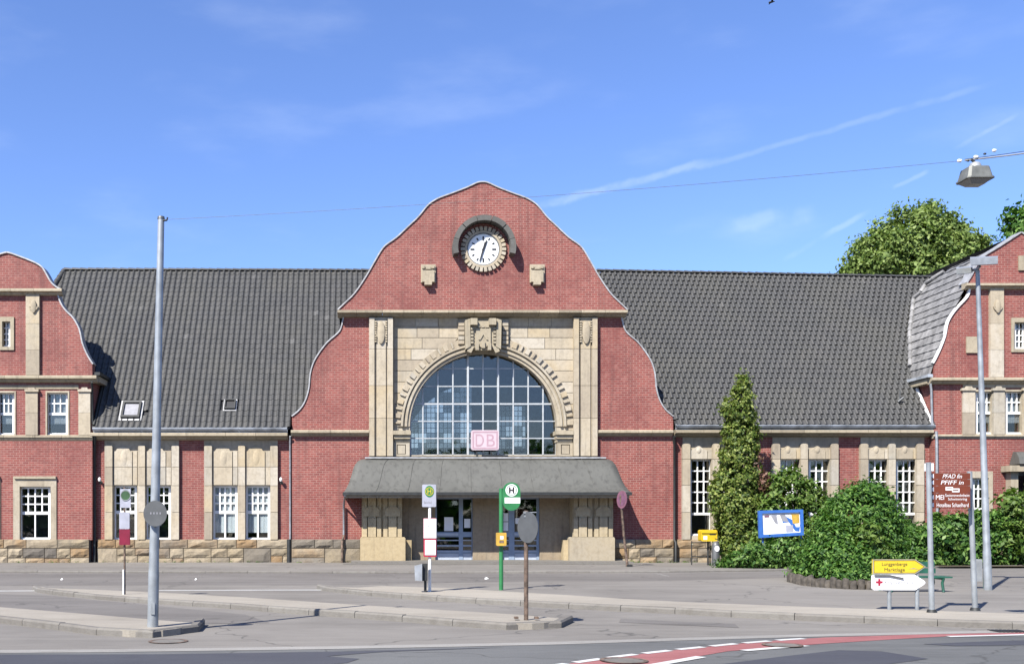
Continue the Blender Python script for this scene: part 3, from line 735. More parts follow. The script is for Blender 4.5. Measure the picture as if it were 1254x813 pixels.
# archivolt mouldings and the dentil blocks around them
def arcring(name, r0, r1, Yf, Yb, mat='stone', n=56):
    s = YC/F; c = (fx(AX, YC), fz(AY, YC))
    pb(name, mat, lambda m: m.ring(c, r0*s, r1*s, Yf, Yb, 0, math.pi, n))
arcring('archivolt', 90, 93.5, YC+.02, YC+.5); arcring('archivolt', 93.5, 96.5, YC-.05, YC+.1); arcring('archivolt', 96.5, 98.5, YC+.0, YC+.1, 'cornice'); arcring('archivolt', 98.5, 101.2, YC-.10, YC+.1)
arcring('archivolt', 101.2, 110, YC+.0, YC+.1)
s = YC/F
blk = MB(); blk.box(-.088, .088, 0, .13, -.12, .12); blkm = blk.mesh('voussoir', M['ashlar'])
blk2 = MB(); blk2.box(-.035, .035, 0, .13, -.12, .12); blkm2 = blk2.mesh('voussoir', M['ashlar'])
NV = 38
for i in range(NV):
    t = math.pi*(i+.5)/NV
    if 72 < math.degrees(t) < 108: continue
    r = 105.8*s
    inst('voussoir', blkm if i % 2 == 0 else blkm2, B, (fx(AX, YC)+r*math.cos(t), YC-.075, fz(AY, YC)+r*math.sin(t)), (0, math.pi/2-t, 0))
for sg in (-1, 1):                                    # dentil strips rising beside the keystone, imposts, piers
    X = lambda x: AX+sg*(x-AX)
    for k, (a, b) in enumerate(((393.5, 399), (400, 404), (405.5, 410), (411.5, 416), (417, 421))):
        pb('dentil', 'ashlar', lambda m: m.pbox(*sorted((X(561.5), X(568.5))), a, b, YC-.13, YC+.05))
    pb('dentil_strip', 'stone', lambda m: m.pbox(*sorted((X(560.8), X(569.3))), 391, 422, YC-.03, YC+.05))
    pb('impost', 'cornice', lambda m: [m.pbox(*sorted((X(481.5), X(503))), 527, 532, YC-.26, YC+.5), m.pbox(*sorted((X(482.5), X(502.4))), 532.2, 537, YC-.17, YC+.5), m.pbox(*sorted((X(483), X(502.1))), 537.2, 541, YC-.08, YC+.5)])
    def pier(m):
        o, h = rect(*sorted((X(482.5), X(501.6))), 541.2, 558.4), rect(*sorted((X(486), X(497))), 544, 556)
        m.pplate(o, [h], YC-.05, YC+.04); m.pbox(*sorted((X(487), X(496))), 545, 555.4, YC-.03, YC+.05)
    pb('pier', 'stone', pier)
    # tall pilasters in four stones each, with an oval medallion at the top
    zs = [388.5, 427, 472, 512, 558.3]
    for u, w in zip(zs, zs[1:]):
        def f(m):
            a, b = sorted((X(452), X(481.5)))
            m.pbox(a, b, u+.2, w-.2, YC-.12, YC+.04)
            for p, q in ((a+.3, a+6.5), (b-6.5, b-.3)): m.pbox(p, q, u+.2, w-.2, YC-.24, YC-.121)
            m.pbox(a+9, b-9, u+(3 if u < 400 else .2), w-.2, YC-.19, YC-.122)
        pb('pilaster_stone', 'ashlar', f)
    def med(m):
        c = (fx(X(466.5), YC-.2), fz(407, YC-.2)); k = YC/F
        m.disc(c, 4.6*k, 14*k, YC-.27, YC-.15, 22, .06)
        m.ring(c, 5.6*k, 7.2*k, YC-.24, YC-.15, math.pi*1.02, math.pi*1.98, 16)
        for i in range(9):
            for d in (-1, 1): m.box(c[0]+d*5.3*k, c[0]+d*7.6*k, YC-.25, YC-.15, c[1]+(12-3.0*i)*k, c[1]+(13.6-3.0*i)*k) if False else m.box(min(c[0]+d*5.3*k, c[0]+d*7.6*k), max(c[0]+d*5.3*k, c[0]+d*7.6*k), YC-.25, YC-.15, c[1]+(12-3.0*i)*k, c[1]+(13.8-3.0*i)*k)
    pb('medallion', 'cornice', med)
# keystone cartouche
def key(m):
    k = YC/F; Y0 = YC-.36
    m.pplate([(576, 424), (583, 428), (592, 429), (601, 428), (608, 424), (608, 397), (602, 393), (582, 393), (576, 397)], [], Y0, YC+.05)
    m.pplate([(583, 420), (592, 427.5), (601, 420), (601, 402), (583, 402)], [], Y0-.07, Y0)
    for d in (-1, 1):
        m.pplate([(592+d*15.5, 424), (592+d*21.5, 427.5), (592+d*22.3, 392), (592+d*16.5, 390)], [], Y0-.1, YC+.05)
        m.pplate([(592+d*11, 424), (592+d*18, 424), (592+d*20, 430), (592+d*15, 432)], [], Y0-.06, YC+.05)
        m.pbox(592+d*11.5-4.2, 592+d*11.5+4.2, 389.5, 397.5, Y0-.24, Y0+.1)
        m.pbox(592+d*7.5-2, 592+d*7.5+2, 420, 428.5, Y0-.12, Y0+.05)
        for q in range(5): m.pbox(592+d*13.8-1.6, 592+d*13.8+1.6, 401+q*4.2, 403.6+q*4.2, Y0-.09, Y0)
    m.pbox(590, 594, 418, 426, Y0-.15, Y0)
    m.pplate([(586, 416), (588.4, 416), (592, 409.5), (595.6, 416), (598, 416), (592, 405)], [], Y0-.11, Y0-.06)
    for q in range(3): m.pbox(585+q*5, 588.4+q*5, 398.5, 401, Y0-.1, Y0)
pb('keystone', 'cornice', key)
# great arched window
YA = YC+.36
xs = [502, 517.8, 536.2, 554.6, 573, 591.5, 610, 628.5, 646.8, 665, 682]
ys = [430, 451.3, 473, 494.5, 515.6, 536.6, 557.2]
aw = MB()
aw.pplate([(AX-AR-.6, 558.4), (AX+AR+.6, 558.4)]+arc(AR+.8), [[(AX-AR+1.8, 556.3), (AX+AR-1.8, 556.3)]+arc(AR-1.8)], YA, YA+.09)
def inarc(x): return AY-math.sqrt(max(0, (AR-1)**2-(x-AX)**2))
for i, x in enumerate(xs[1:-1]):
    w = 1.15 if x in (573, 610) else .75; aw.pbox(x-w, x+w, max(inarc(x), 432), 557, YA-.03 if w > 1 else YA, YA+.08)
for y in ys[1:-1]:
    w = .95 if y == 494.5 else .6
    hx = math.sqrt(max(0, (AR-1)**2-(AY-y)**2)) if y < AY else AR-1
    aw.pbox(AX-hx, AX+hx, y-w, y+w, YA+.012, YA+.075)
AW = aw.build('arched_window', M['bars'], B)
def clip_arc(poly):
    ins = lambda p: p[1] >= AY or (p[0]-AX)**2+(p[1]-AY)**2 <= (AR-1)**2
    out = []; n = 8
    ring = []
    for (a, b) in zip(poly, poly[1:]+poly[:1]): ring += [(a[0]+(b[0]-a[0])*k/n, a[1]+(b[1]-a[1])*k/n) for k in range(n)]
    ring = [p if ins(p) else (AX+(p[0]-AX)*(AR-1)/math.hypot(p[0]-AX, p[1]-AY), AY+(p[1]-AY)*(AR-1)/math.hypot(p[0]-AX, p[1]-AY)) for p in ring]
    return ring
for a, b in zip(xs, xs[1:]):
    for u, w in zip(ys, ys[1:]):
        nearest = math.hypot(max(a-AX, 0, AX-b), max(u-AY, 0, AY-w) if w < AY else 0)
        if nearest > AR-3: continue
        cx_, cy_ = (a+b)/2, (u+w)/2
        if not (w >= AY or (max(0, abs(cx_-AX)-9)**2+(AY-w)**2) < (AR-2)**2): continue
        poly = clip_arc([(a+.3, w-.3), (b-.3, w-.3), (b-.3, u+.3), (a+.3, u+.3)])
        if (max(p[0] for p in poly)-min(p[0] for p in poly)) < 2: continue
        cen = (fx(cx_, YA+.05), YA+.05, fz(cy_, YA+.05))
        mb = MB(); mb.pplate(poly, [], YA+.04, YA+.048)
        o = inst('pane', mb.mesh('pane', M['glass'], Vector(cen)), AW, cen, (random.uniform(-.012, .012), 0, random.uniform(-.012, .012)))
# hall behind it
YH = 50.0
hx0, hx1 = fx(470, YC), fx(715, YC)
pb('hall_wall', 'hall', lambda m: m.add([(hx0, YC+.5, 0), (hx0, YH, 0), (hx0, YH, 10.4), (hx0, YC+.5, 10.4), (hx1, YC+.5, 0), (hx1, YH, 0), (hx1, YH, 10.4), (hx1, YC+.5, 10.4)], [(0, 1, 2, 3), (4, 5, 6, 7), (3, 2, 6, 7), (0, 1, 5, 4)]))
hole1 = [(492, 562), (578, 562), (578, 470), (560, 472), (540, 480), (520, 495), (505, 515), (492, 540)]
hole2 = rect(609, 644, 497, 562)
hole3 = rect(520, 660, 619, 652)
pb('hall_wall', 'hall', lambda m: m.plate([(hx0, 0), (hx1, 0), (hx1, 10.4), (hx0, 10.4)], [[(fx(x, YH), fz(y, YH)) for x, y in h] for h in (hole1, hole2)], YH, YH+.2))
def hallbars(m):
    for a, b, t in ((492, 578, 468), (609, 644, 497)):
        x = a
        while x <= b: m.pbox(x-.35, x+.35, t, 562, YH+.05, YH+.1); x += 5.1
        y = t
        while y <= 562: m.pbox(a, b, y-.35, y+.35, YH+.06, YH+.09); y += 6.2
HW = pb('hall_window', 'door', hallbars)
for a, b, t in ((492, 578, 468), (609, 644, 497)):
    for gx in np.arange(a, b, 10.2):
        for gy in np.arange(t, 562, 12.4):
            pb('frosted_pane', random.choice(('glass_blue', 'glass_blue', 'glass_grey', 'glass_pale', 'glass_pale')), lambda m: m.pbox(gx, min(gx+10.2, b+1), gy, min(gy+12.4, 563), YH+.12, YH+.13), HW)

# ---- clock
YK = YG-.1; ck = YK/F
cc = (fx(592, YK), fz(305, YK))
CL = pb('clock', 'ashlar', lambda m: m.ring(cc, 20*ck, 22.6*ck, YK, YG+.05, n=56))
pb('ring_bed', 'hood', lambda m: m.ring(cc, 22.7*ck, 26.6*ck, YK+.05, YG+.05, n=56), CL)
pb('clock_face', 'clockface', lambda m: m.disc(cc, 20.3*ck, 20.3*ck, YK+.06, YG+.04, 48), CL)
pb('clock_rim', 'signback', lambda m: m.ring(cc, 18.9*ck, 20.4*ck, YK+.02, YG, n=48), CL)
bm_ = MB(); bm_.box(-.060, .060, 0, .12, -.080, .080); rs = bm_.mesh('ring_stone', M['ashlar'])
for i in range(30):
    t = 2*math.pi*i/30; inst('ring_stone', rs, CL, (cc[0]+25.3*ck*math.cos(t), YK-.02, cc[1]+25.3*ck*math.sin(t)), (0, math.pi/2-t, 0))
for i in range(12):
    t = math.pi/2-2*math.pi*i/12; L = 5.0 if i % 3 == 0 else 3.2; w = .95 if i % 3 == 0 else .8
    def f(m):
        d = Vector((math.cos(t), math.sin(t))); n = Vector((-d.y, d.x)); c0 = Vector(cc)
        a, b = c0+d*(15.8-L)*ck, c0+d*15.8*ck
        m.plate([tuple(a-n*w*ck), tuple(b-n*w*ck), tuple(b+n*w*ck), tuple(a+n*w*ck)], [], YK+.045, YK+.06)
    pb('hour_mark', 'dark', f, CL)
def hand(t, L, tail, w, y):
    def f(m):
        d = Vector((math.cos(t), math.sin(t))); n = Vector((-d.y, d.x)); c0 = Vector(cc)
        a, b = c0-d*tail*ck, c0+d*L*ck
        m.plate([tuple(a-n*w*ck), tuple(b-n*w*.55*ck), tuple(b+n*w*.55*ck), tuple(a+n*w*ck)], [], YK+y, YK+y+.012)
    pb('clock_hand', 'dark', f, CL)
hand(math.pi/2-R(22), 11.5, 2, 1.45, .025); hand(math.pi/2-R(197), 15.5, 9, 1.2, .01)
for i in range(7):                                     # hood of seven stones over the clock
    a0, a1 = R(-14+208*i/7+.6), R(-14+208*(i+1)/7-.6)
    pb('hood_stone', 'hood', lambda m: m.ring(cc, 32.0*ck, 38.4*ck, YK-.42+(.03 if i % 2 else 0), YG+.02, a0, a1, 6))
for x in (524.5, 658):                                 # square relief stones left and right of the clock
    def f(m):
        m.pbox(x-9, x+9, 324, 346, YG-.1, YG+.02); m.pbox(x-7.5, x+7.5, 331, 345, YG-.19, YG-.101)
        m.pbox(x-4.5, x+4.5, 345, 348.5, YG-.26, YG); m.pbox(x-7.5, x-4.5, 325, 328.5, YG-.17, YG-.1); m.pbox(x+4.5, x+7.5, 325, 328.5, YG-.17, YG-.1); m.pbox(x-3, x+3, 326, 329.5, YG-.2, YG-.1)
    pb('relief_block', 'cornice', f)

# ---- porch: wall under the canopy, doors, pillars, step
YD = YC+.12
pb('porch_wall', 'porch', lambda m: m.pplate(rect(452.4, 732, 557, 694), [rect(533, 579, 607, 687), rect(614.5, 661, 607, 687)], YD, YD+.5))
pb('porch_room', 'iron', lambda m: m.add([(hx0+.1, 47, 0), (hx1-.1, 47, 0), (hx1-.1, 47, 4.0), (hx0+.1, 47, 4.0), (hx0+.1, YD+.55, 4.0), (hx1-.1, YD+.55, 4.0)], [(0, 1, 2, 3), (3, 2, 5, 4)]))
def door(xw0, xw1, xn0, xn1, fx0, fx1):
    Yq = YD+.14
    lo = [(657.3, 660.8), (662, 667), (669, 673.5)]
    holes = [rect(xw0, xw1, 611, 651), rect(xn0, xn1, 611, 651)]+[rect(a, b, u, w) for a, b in ((xw0, xw1), (xn0, xn1)) for u, w in lo]+[rect(a, b, 677, 686) for a, b in ((xw0, xw1), (xn0, xn1))]
    d = pb('door', 'door', lambda m: m.pplate(rect(fx0, fx1, 607, 687.6), holes, Yq, Yq+.09))
    for a, b in ((xw0, xw1), (xn0, xn1)):
        pane(fx(a, Yq), fx(b, Yq), fz(651, Yq), fz(611, Yq), Yq+.04, d)
        for u, w in lo: pane(fx(a, Yq), fx(b, Yq), fz(w, Yq), fz(u, Yq), Yq+.04, d)
        pb('kick_plate', 'kick', lambda m: m.pbox(a+.2, b-.2, 677.3, 685.8, Yq+.03, Yq+.06), d)
        for y in (661.3, 667.9, 674.5): pb('door_rail', 'kick', lambda m: m.pbox(a, b, y-.5, y+.5, Yq-.02, Yq+.01), d)
    pb('push_bar', 'kick', lambda m: m.pbox(xw0, xw1-1, 652.5, 655.5, Yq-.08, Yq-.03), d)
    return d
d1 = door(535, 562, 567, 577.5, 533, 579); d2 = door(630, 657, 616, 623, 614.5, 661)
for d, (a, b, u, w) in ((d1, (544, 555, 633, 650)), (d1, (568.5, 576, 635, 646)), (d2, (616.5, 622.5, 628, 638)), (d2, (616.5, 622.5, 639, 650)), (d2, (631, 641, 634, 641))):
    def f(m):
        m.pbox(a, b, u, w, YD+.15, YD+.155)
    p = pb('poster', 'paper', f, d)
for sg in (-1, 1):
    X = lambda x: 597+sg*(x-597)
    def base(m):
        Yp = 40.72; a, b = sorted((X(441), X(496.5)))
        m.pplate([(a, 694), (b, 694), (b, 659), (b-1.3, 657.3), (a+1.3, 657.3), (a, 659)], [], Yp, YD)
    pb('pillar_base', 'podium', base)
    def shaft(m):
        Yp = 40.92; a, b = sorted((X(443), X(492.5)))
        m.pbox(a, b, 606, 657.1, Yp, YD)
        for k in range(2):
            o = a+1.2+k*25.2
            for p, q, t in ((0, 5.2, .12), (6.4, 16.2, .17), (17.4, 22.6, .12)):
                m.pbox(o+p, o+q, 634, 657.0, Yp-t, Yp-.001); m.pbox(o+p, o+q, 606, 633.8, Yp-t+.05, Yp-.001)
            m.pplate([(o+2, 632), (o+20.5, 632), (o+20.5, 624), (o+16, 620), (o+7, 620), (o+2, 624)], [], Yp-.15, Yp-.07)
    pb('pillar', 'podium', shaft)
    pb('pillar_side', 'podium', lambda m: m.pbox(*sorted((X(496.8), X(504))), 661, 694, 41.05, YD))
pb('entrance_step', 'kerb', lambda m: m.box(fx(430, 39.6), fx(775, 39.6), 39.5, YD+.3, .0, .16))
pb('entrance_step', 'kerb', lambda m: m.box(fx(420, 39.0), fx(785, 39.0), 39.0, 39.495, .0, .105))
# canopy
YE = 39.78; offm = YC-YE
prof = [(0, 561.5), (.22, 562), (.42, 564.5), (.58, 569), (.72, 575), (.88, 582), (1.05, 589), (1.25, 595.5), (1.46, 600), (offm, 602.8)]
zl = [fz(y, YC-o) for o, y in prof]
XLb, XRb = fx(420.5, YE), fx(773, YE); XLt, XRt = fx(449, YC), fx(738, YC)
side = [0, .22, .40, .52, .60, .67, .75, .84, .93, 1.0]
can = MB(); rings = []; NX = 40
for k, (o, y) in enumerate(prof):
    l = XLt+(XLb-XLt)*side[k]; r = XRt+(XRb-XRt)*side[k]; z = zl[k]; yy = YC-o
    ring_ = [(l, YC+.02, z), (l, (YC+yy)/2, z)]+[(l+(r-l)*i/NX, yy, z+random.uniform(-.008, .008)) for i in range(NX+1)]+[(r, (YC+yy)/2, z), (r, YC+.02, z)]
    rings.append(ring_)
n = len(rings[0])
can.add([p for r_ in rings for p in r_], [(k*n+i, k*n+i+1, (k+1)*n+i+1, (k+1)*n+i) for k in range(len(rings)-1) for i in range(n-1)], True)
CN = can.build('canopy', M['zinc'], B)
zb = zl[-1]
for i in range(1, 9):                                   # standing seams
    t = i/9
    pb('seam', 'zinc', lambda m: m.tube([(XLt+(XLb-XLt)*side[k]+((XRt+(XRb-XRt)*side[k])-(XLt+(XLb-XLt)*side[k]))*t, YC-prof[k][0]-.004, zl[k]+.004) for k in range(1, len(prof))], .011, 5), CN)
def frame3(m, z0, z1, inset, th):
    m.box(XLb+inset, XRb-inset, YE+inset, YE+inset+th, z0, z1)
    m.box(XLb+inset, XLb+inset+th, YE+inset+th, YC-.02, z0, z1); m.box(XRb-inset-th, XRb-inset, YE+inset+th, YC-.02, z0, z1)
pb('canopy_gutter', 'iron', lambda m: frame3(m, zb-.105, zb+.012, -.03, .10), CN)
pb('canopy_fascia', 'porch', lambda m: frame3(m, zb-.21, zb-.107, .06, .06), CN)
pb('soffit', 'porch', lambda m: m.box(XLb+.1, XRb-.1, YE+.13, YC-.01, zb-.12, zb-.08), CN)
pb('flashing', 'verge', lambda m: m.box(fx(447, YC), fx(740, YC), YC-.32, YC-.24, zl[0]-.01, zl[0]+.05), CN)
# downpipes
def pipe(pts, r, mat='pipe'):
    pb('downpipe', mat, lambda m: m.tube(pts, r, 10))
Yp = YM-.14
pipe([P(116, 533, Yp-.25), P(116, 541, Yp-.1), P(115.5, 550, Yp), P(115.8, 663, Yp), P(115.8, 694, Yp-.05)], .065, 'iron')
pipe([P(112.3, 468, YW-.3), P(113, 476, YW-.05), P(113.5, 519, YW-.02)], .045, 'iron')
pipe([P(355.4, 534, YM-.4), P(355.4, 545, YM-.2), P(355.4, 660, YM-.18)], .042)
pipe([P(354.0, 660, YM-.3), P(354.0, 694, YM-.3)], .09, 'iron')
pipe([P(422.5, 606, YE), P(421.7, 612, YC-.6), P(421, 618, YC-.14), P(421, 655, YC-.14)], .045)
pipe([P(421, 655, YC-.14), P(419, 663, YC-.26), P(419, 694, YC-.26)], .05, 'rust')
pipe([P(825.5, 534, YM-.4), P(825.5, 545, YM-.2), P(825.5, 660, YM-.2), P(827.5, 664, YM-.3), P(827.5, 694, YM-.3)], .06, 'iron')
pipe([P(1146.5, 528, YM-.45), P(1147, 537, YW-.1), P(1148.5, 694, YW-.1)], .055)
pipe([P(1139.5, 470, YW-.15), P(1140.5, 478, YW-.1), P(1141.5, 520, YW-.1)], .045)

# ------------------------------------------------------------------ end wings
ZE = {}
def wing(c, up, low, ycu, ycl, ystr, sg):
    """one gabled wing; up/low: inner outline of the upper and lower gable (picture pixels), c: its centre"""
    ups, lows = smooth(up), smooth(low); m2 = lambda l: [(2*c-x, y) for x, y in l]
    YU = YW-.10
    pb('gable_wall', 'brick', lambda m: m.pplate(ups+list(reversed(m2(ups)))[:-1], [], YU, YW+.4))
    e = low[-1][0]
    return ups, lows, m2, YU, e
# --- left wing
upL = [(8, 309.5), (14, 311), (22, 314), (40, 321), (50, 327), (55.3, 335), (61, 345), (67, 351), (74.5, 355)]
loL = [(70, 361), (72, 368), (75.5, 375), (81, 382), (88.6, 389.5), (96, 403), (99.6, 419.5), (105, 433), (110, 441.7), (113, 446)]
upR = [(1251, 285), (1245, 289), (1225, 302), (1205, 314.5), (1197, 325), (1191, 337), (1185, 346.5)]
loR = [(1189, 353), (1186, 363.5), (1171, 380), (1162, 394.6), (1158.5, 411.6), (1152, 428.5), (1146, 441), (1143.5, 445)]
for side, c, up, low, ycu, ycl, ystr, ybot in (('l', 8, upL, loL, (353, 360.5), (459.5, 467.5), (533, 538.5), 661), ('r', 1251, upR, loR, (346.5, 353), (462, 469.5), (532, 536.5), 661)):
    ups, lows = smooth(up), smooth(low); m2 = lambda l: [(2*c-x, y) for x, y in l]
    YU = YW-.10; e = low[-1][0]; o = 2*c-e; lo_, hi_ = min(e, o), max(e, o)
    pb('gable_wall', 'brick', lambda m: m.pplate(ups+list(reversed(m2(ups)))[:-1], [], YU, YW+.4))
    w_up = [rect(-1, 17, 388, 428.5)] if side == 'l' else [rect(1239, 1263, 389, 431)]
    body = [(low[0][0], ycu[1]-1)]+lows+[(e, ycl[0]+1)]
    poly = body+[(2*c-x, y) for x, y in reversed(body)]
    pb('gable_wall', 'brick', lambda m: m.pplate(poly, w_up, YW, YW+.4))
    if side == 'l': wins2 = [(-2, 17.5), (57.5, 83), (-67, -41.5)]; gw = [rect(16, 69, 583, 660.5), rect(-53, 0, 583, 660.5)]
    else: wins2 = [(1195, 1216), (1231.5, 1253), (1268, 1289)]; gw = [rect(1186, 1216, 577, 655), rect(1238, 1264, 577, 660.5)]
    t2 = (480.5, 533) if side == 'l' else (479, 532)
    pb('wing_wall', 'brick', lambda m: m.pplate(rect(lo_, hi_, ycl[1]-1, ystr[0]+1), [rect(a, b, *t2) for a, b in wins2], YW, YW+.4))
    pb('wing_wall', 'brick', lambda m: m.pplate(rect(lo_, hi_, ystr[1]-1, ybot), gw, YW, YW+.4))
    # inner side wall, running back into the main range
    Xs = fx(e, YW); d = .35 if side == 'r' else -.35
    zt = fz(ycl[0], YW)
    pb('wing_wall', 'brick', lambda m: m.box(min(Xs, Xs+d), max(Xs, Xs+d), YW+.401, 46, 0, zt))
    Xo = fx(o, YW)
    pb('wing_wall', 'brick', lambda m: m.box(min(Xo, Xo-d), max(Xo, Xo-d), YW+.401, 53, 0, zt))
    verge(ups, YU-.06, .6, .055); verge(m2(ups), YU-.06, .6, .055)
    verge(lows, YW-.07, .5 if side == 'l' else .12, .055 if side == 'l' else .075, 'verge' if side == 'l' else 'white'); verge(m2(lows), YW-.07, .55, .055)
    cw = up[-1][0]
    cornice(min(cw, 2*c-cw)-1, max(cw, 2*c-cw)+1, *ycu, YW, .28, block=32)
    over = 5 if side == 'l' else 2
    cornice(lo_-over, hi_+over, *ycl, YW, .30, block=34)
    cornice(lo_, hi_, *ystr, YW, .10, block=34)
    # pilasters
    if side == 'l': pu = [(31.5, 48), (-32, -15.5)]; p2 = [(31, 46), (96, 110.5), (-30, -15), (-94, -79)]
    else: pu = [(1213, 1229.5), (1273, 1289)]; p2 = [(1179.5, 1194.3), (1217, 1230.5), (1254, 1267.5), (1290, 1304)]
    for a, b in pu:
        for u, w in ((ycu[1]+.3, 396), (396.3, 428), (428.3, ycl[0]-.3)): pb('pilaster_stone', 'ashlar', lambda m: m.pbox(a, b, u, w, YW-.13, YW+.02))
        def med2(m):
            q = (a+b)/2+1; k = YW/F
            m.disc((fx(q, YW-.18), fz(375, YW-.18)), 3.4*k, 8*k, YW-.2, YW-.13, 18, .05)
            m.ring((fx(q, YW-.18), fz(375, YW-.18)), 4.2*k, 5.6*k, YW-.19, YW-.13, math.pi, 2*math.pi, 12)
        pb('medallion', 'cornice', med2)
    for a, b in p2:
        for u, w in ((t2[0]-4, 505), (505.3, ystr[0]-.3)):
            def f(m):
                m.pbox(a, b, u+(3 if u < 490 else 0), w, YW-.1, YW+.02)
                if u < 490: m.pplate([(a-1, u+3), (b+1, u+3), (b+1, u), (b-3, u), (b-4, u-2.2), (a+4, u-2.2), (a+3, u), (a-1, u)], [], YW-.16, YW+.02)
            pb('pilaster_stone', 'ashlar', f)
    pb('lintel_band', 'cornice', lambda m: m.pbox(min(p2[0][0], 2*c-110.5 if side == 'l' else p2[0][0])-(0 if side == 'r' else 0), hi_ if side == 'r' else 96, t2[0]-9, t2[0]-4.2, YW-.035, YW+.02))
    YI = YW+.16
    for a, b in wins2:
        pb('window_surround', 'stone', lambda m: m.pplate(rect(a-1.8, b+1.8, t2[0]-2, t2[1]), [rect(a, b, t2[0]+.3, t2[1]-.2)], YW-.03, YW+.3))
        mid = t2[0]+(t2[1]-t2[0])*.5
        window(a, b, t2[0]+.2, t2[1]-.4, YI, [(t2[0]+.2, mid, 3, 2), (mid, t2[1]-.4, 1, 1)], border=.075, bar=.045, blind=(t2[0]+3, mid+12, 'curtain'))
    a, b, u, w = w_up[0][0][0], w_up[0][1][0], w_up[0][2][1], w_up[0][0][1]
    pb('window_surround', 'cornice', lambda m: m.pplate(rect(a, b, u, w), [rect(a+3.5, b-4.5, u+5.5, w-4)], YW-.06, YW+.3))
    window(a+3.5, b-4.5, u+5.5, w-4, YI, [(u+5.5, w-4, 2 if side == 'l' else 3, 4)], border=.06, bar=.04, sill=False)
    for i, g in enumerate(gw):
        a, b, u, w = g[0][0], g[1][0], g[2][1], g[0][1]
        if side == 'l':
            pb('window_surround', 'stone', lambda m: m.pplate(rect(a, b, u, w), [rect(a+8, b-7, u+12.5, w)], YW-.05, YW+.3))
            pb('lintel_moulding', 'cornice', lambda m: m.pbox(a+1, b-1, u+.2, u+3, YW-.12, YW-.051))
            window(a+8.2, b-7.2, u+12.7, w, YI, [(u+12.7, u+45, 4, 3), (u+45, w, 2, 1)], border=.085, bar=.05)
        elif i == 0:
            pb('window_surround', 'stone', lambda m: m.pplate(rect(a, b, u, w), [rect(a+5, b-5, u+8, w-4)], YW-.05, YW+.3))
            window(a+5.2, b-5.2, u+8.2, w-4.2, YI, [(u+8.2, u+46, 3, 3), (u+46, w-4.2, 1, 1)], border=.075, bar=.045)
        else:
            pb('door', 'door', lambda m: m.pplate(rect(a, b, u, w), [rect(a+4, b-4, u+5, u+40)], YW+.2, YW+.26))
    if side == 'r':                                     # hooded doorway and blank stone on the right wing
        hz = fz(553.5, YW)
        def hood(m):
            pr = [(YW-.05, 553), (YW-.35, 554.5), (YW-.55, 560), (YW-.68, 569)]
            v = []
            for Y, y in pr: z = fz(y, YW); v += [(fx(1240-(YW-Y)*6, YW), Y, z), (fx(1275+(YW-Y)*6, YW), Y, z)]
            v += [(fx(1236, YW), YW, fz(569, YW)), (fx(1279, YW), YW, fz(569, YW))]
            m.add(v, [(0, 1, 3, 2), (2, 3, 5, 4), (4, 5, 7, 6), (6, 7, 9, 8), (0, 2, 4, 6, 8), (1, 9, 7, 5, 3)])
        pb('door_hood', 'zinc', hood)
        pb('door_hood_fascia', 'cornice', lambda m: m.pbox(1237, 1278, 569.5, 577, YW-.6, YW-.01))
        for a in (1238, 1266): pb('door_column', 'stone', lambda m: m.pbox(a, a+9, 577.3, 661, YW-.35, YW-.01))
        pb('blank_stone', 'cornice', lambda m: m.pbox(1184, 1197, 412, 432, YW-.07, YW+.02))
        pb('blank_stone', 'cornice', lambda m: m.pbox(1248, 1262, 313, 331, YU-.07, YU+.02))
    # roof: stepped courses following the gable outline back into the main roof
    base_pt = (e-(4 if side == 'r' else -4), ycl[0]+1)
    rp = [(8, 309), (22, 313.5), (40, 320.5), (52, 328), (62, 343), (72, 363), (84, 383), (94, 400), (102, 424), (110, 442)] if side == 'l' else [(1251, 284.5), (1245, 288.5), (1225, 301.5), (1205, 314), (1196.5, 325.5), (1187, 343), (1178, 362), (1168.5, 381), (1161.5, 396), (1156, 412), (1149.5, 429), (1143, 446)]
    full = smooth(rp, 4)+[base_pt]
    for inner in ((True, False) if side == 'r' else (False,)):
        pl = [(fx(x, YW), fz(y, YW)+.0) for x, y in full]
        if not inner: pl = [(2*fx(c, YW)-x, z) for x, z in pl]
        cum = [0]
        for a, b in zip(pl, pl[1:]): cum.append(cum[-1]+math.hypot(b[0]-a[0], b[1]-a[1]))
        def at(sv):
            for i in range(len(pl)-1):
                if sv <= cum[i+1] or i == len(pl)-2:
                    t = (sv-cum[i])/max(1e-6, cum[i+1]-cum[i]); return Vector((pl[i][0]+(pl[i+1][0]-pl[i][0])*t, pl[i][1]+(pl[i+1][1]-pl[i][1])*t))
        st = .37; ncs = int(cum[-1]/st)
        for k in range(ncs+1):
            s0, s1 = k*st, min(cum[-1], (k+1)*st+.05)
            A, Bq = at(s0), at(s1)
            dv = (Bq-A).normalized() if (Bq-A).length > 1e-5 else Vector((0, -1))
            nn = Vector((-dv.y, dv.x)); outw = 1 if ((inner and side == 'l') or (not inner and side == 'r')) else -1
            if nn.x*outw < 0 and abs(nn.x) > .05: nn = -nn
            if abs(nn.x) <= .05 and nn.y < 0: nn = -nn
            yb = lambda z: min((YW+.5 if z > 12.75 else 44.4 if z > 12.3 else 45.2) if z > 11.7 else 50, YM-.45+(z-5.55)*.727+.6) if inner else 50
            Bo = Bq+nn*.055
            nseg = 14; v = []; f = []
            for i in range(nseg+1):
                for p, q in ((A+nn*.012, A.y), (Bo, Bq.y), (Bq-nn*.02, Bq.y)):
                    Y = YW-.02+(yb(q)-YW)*i/nseg; w = .010*math.sin(i*2.3+k)
                    v.append((p.x+nn.x*w, Y, p.y+nn.y*w))
            for i in range(nseg): f += [(i*3, i*3+1, i*3+4, i*3+3), (i*3+1, i*3+2, i*3+5, i*3+4)]
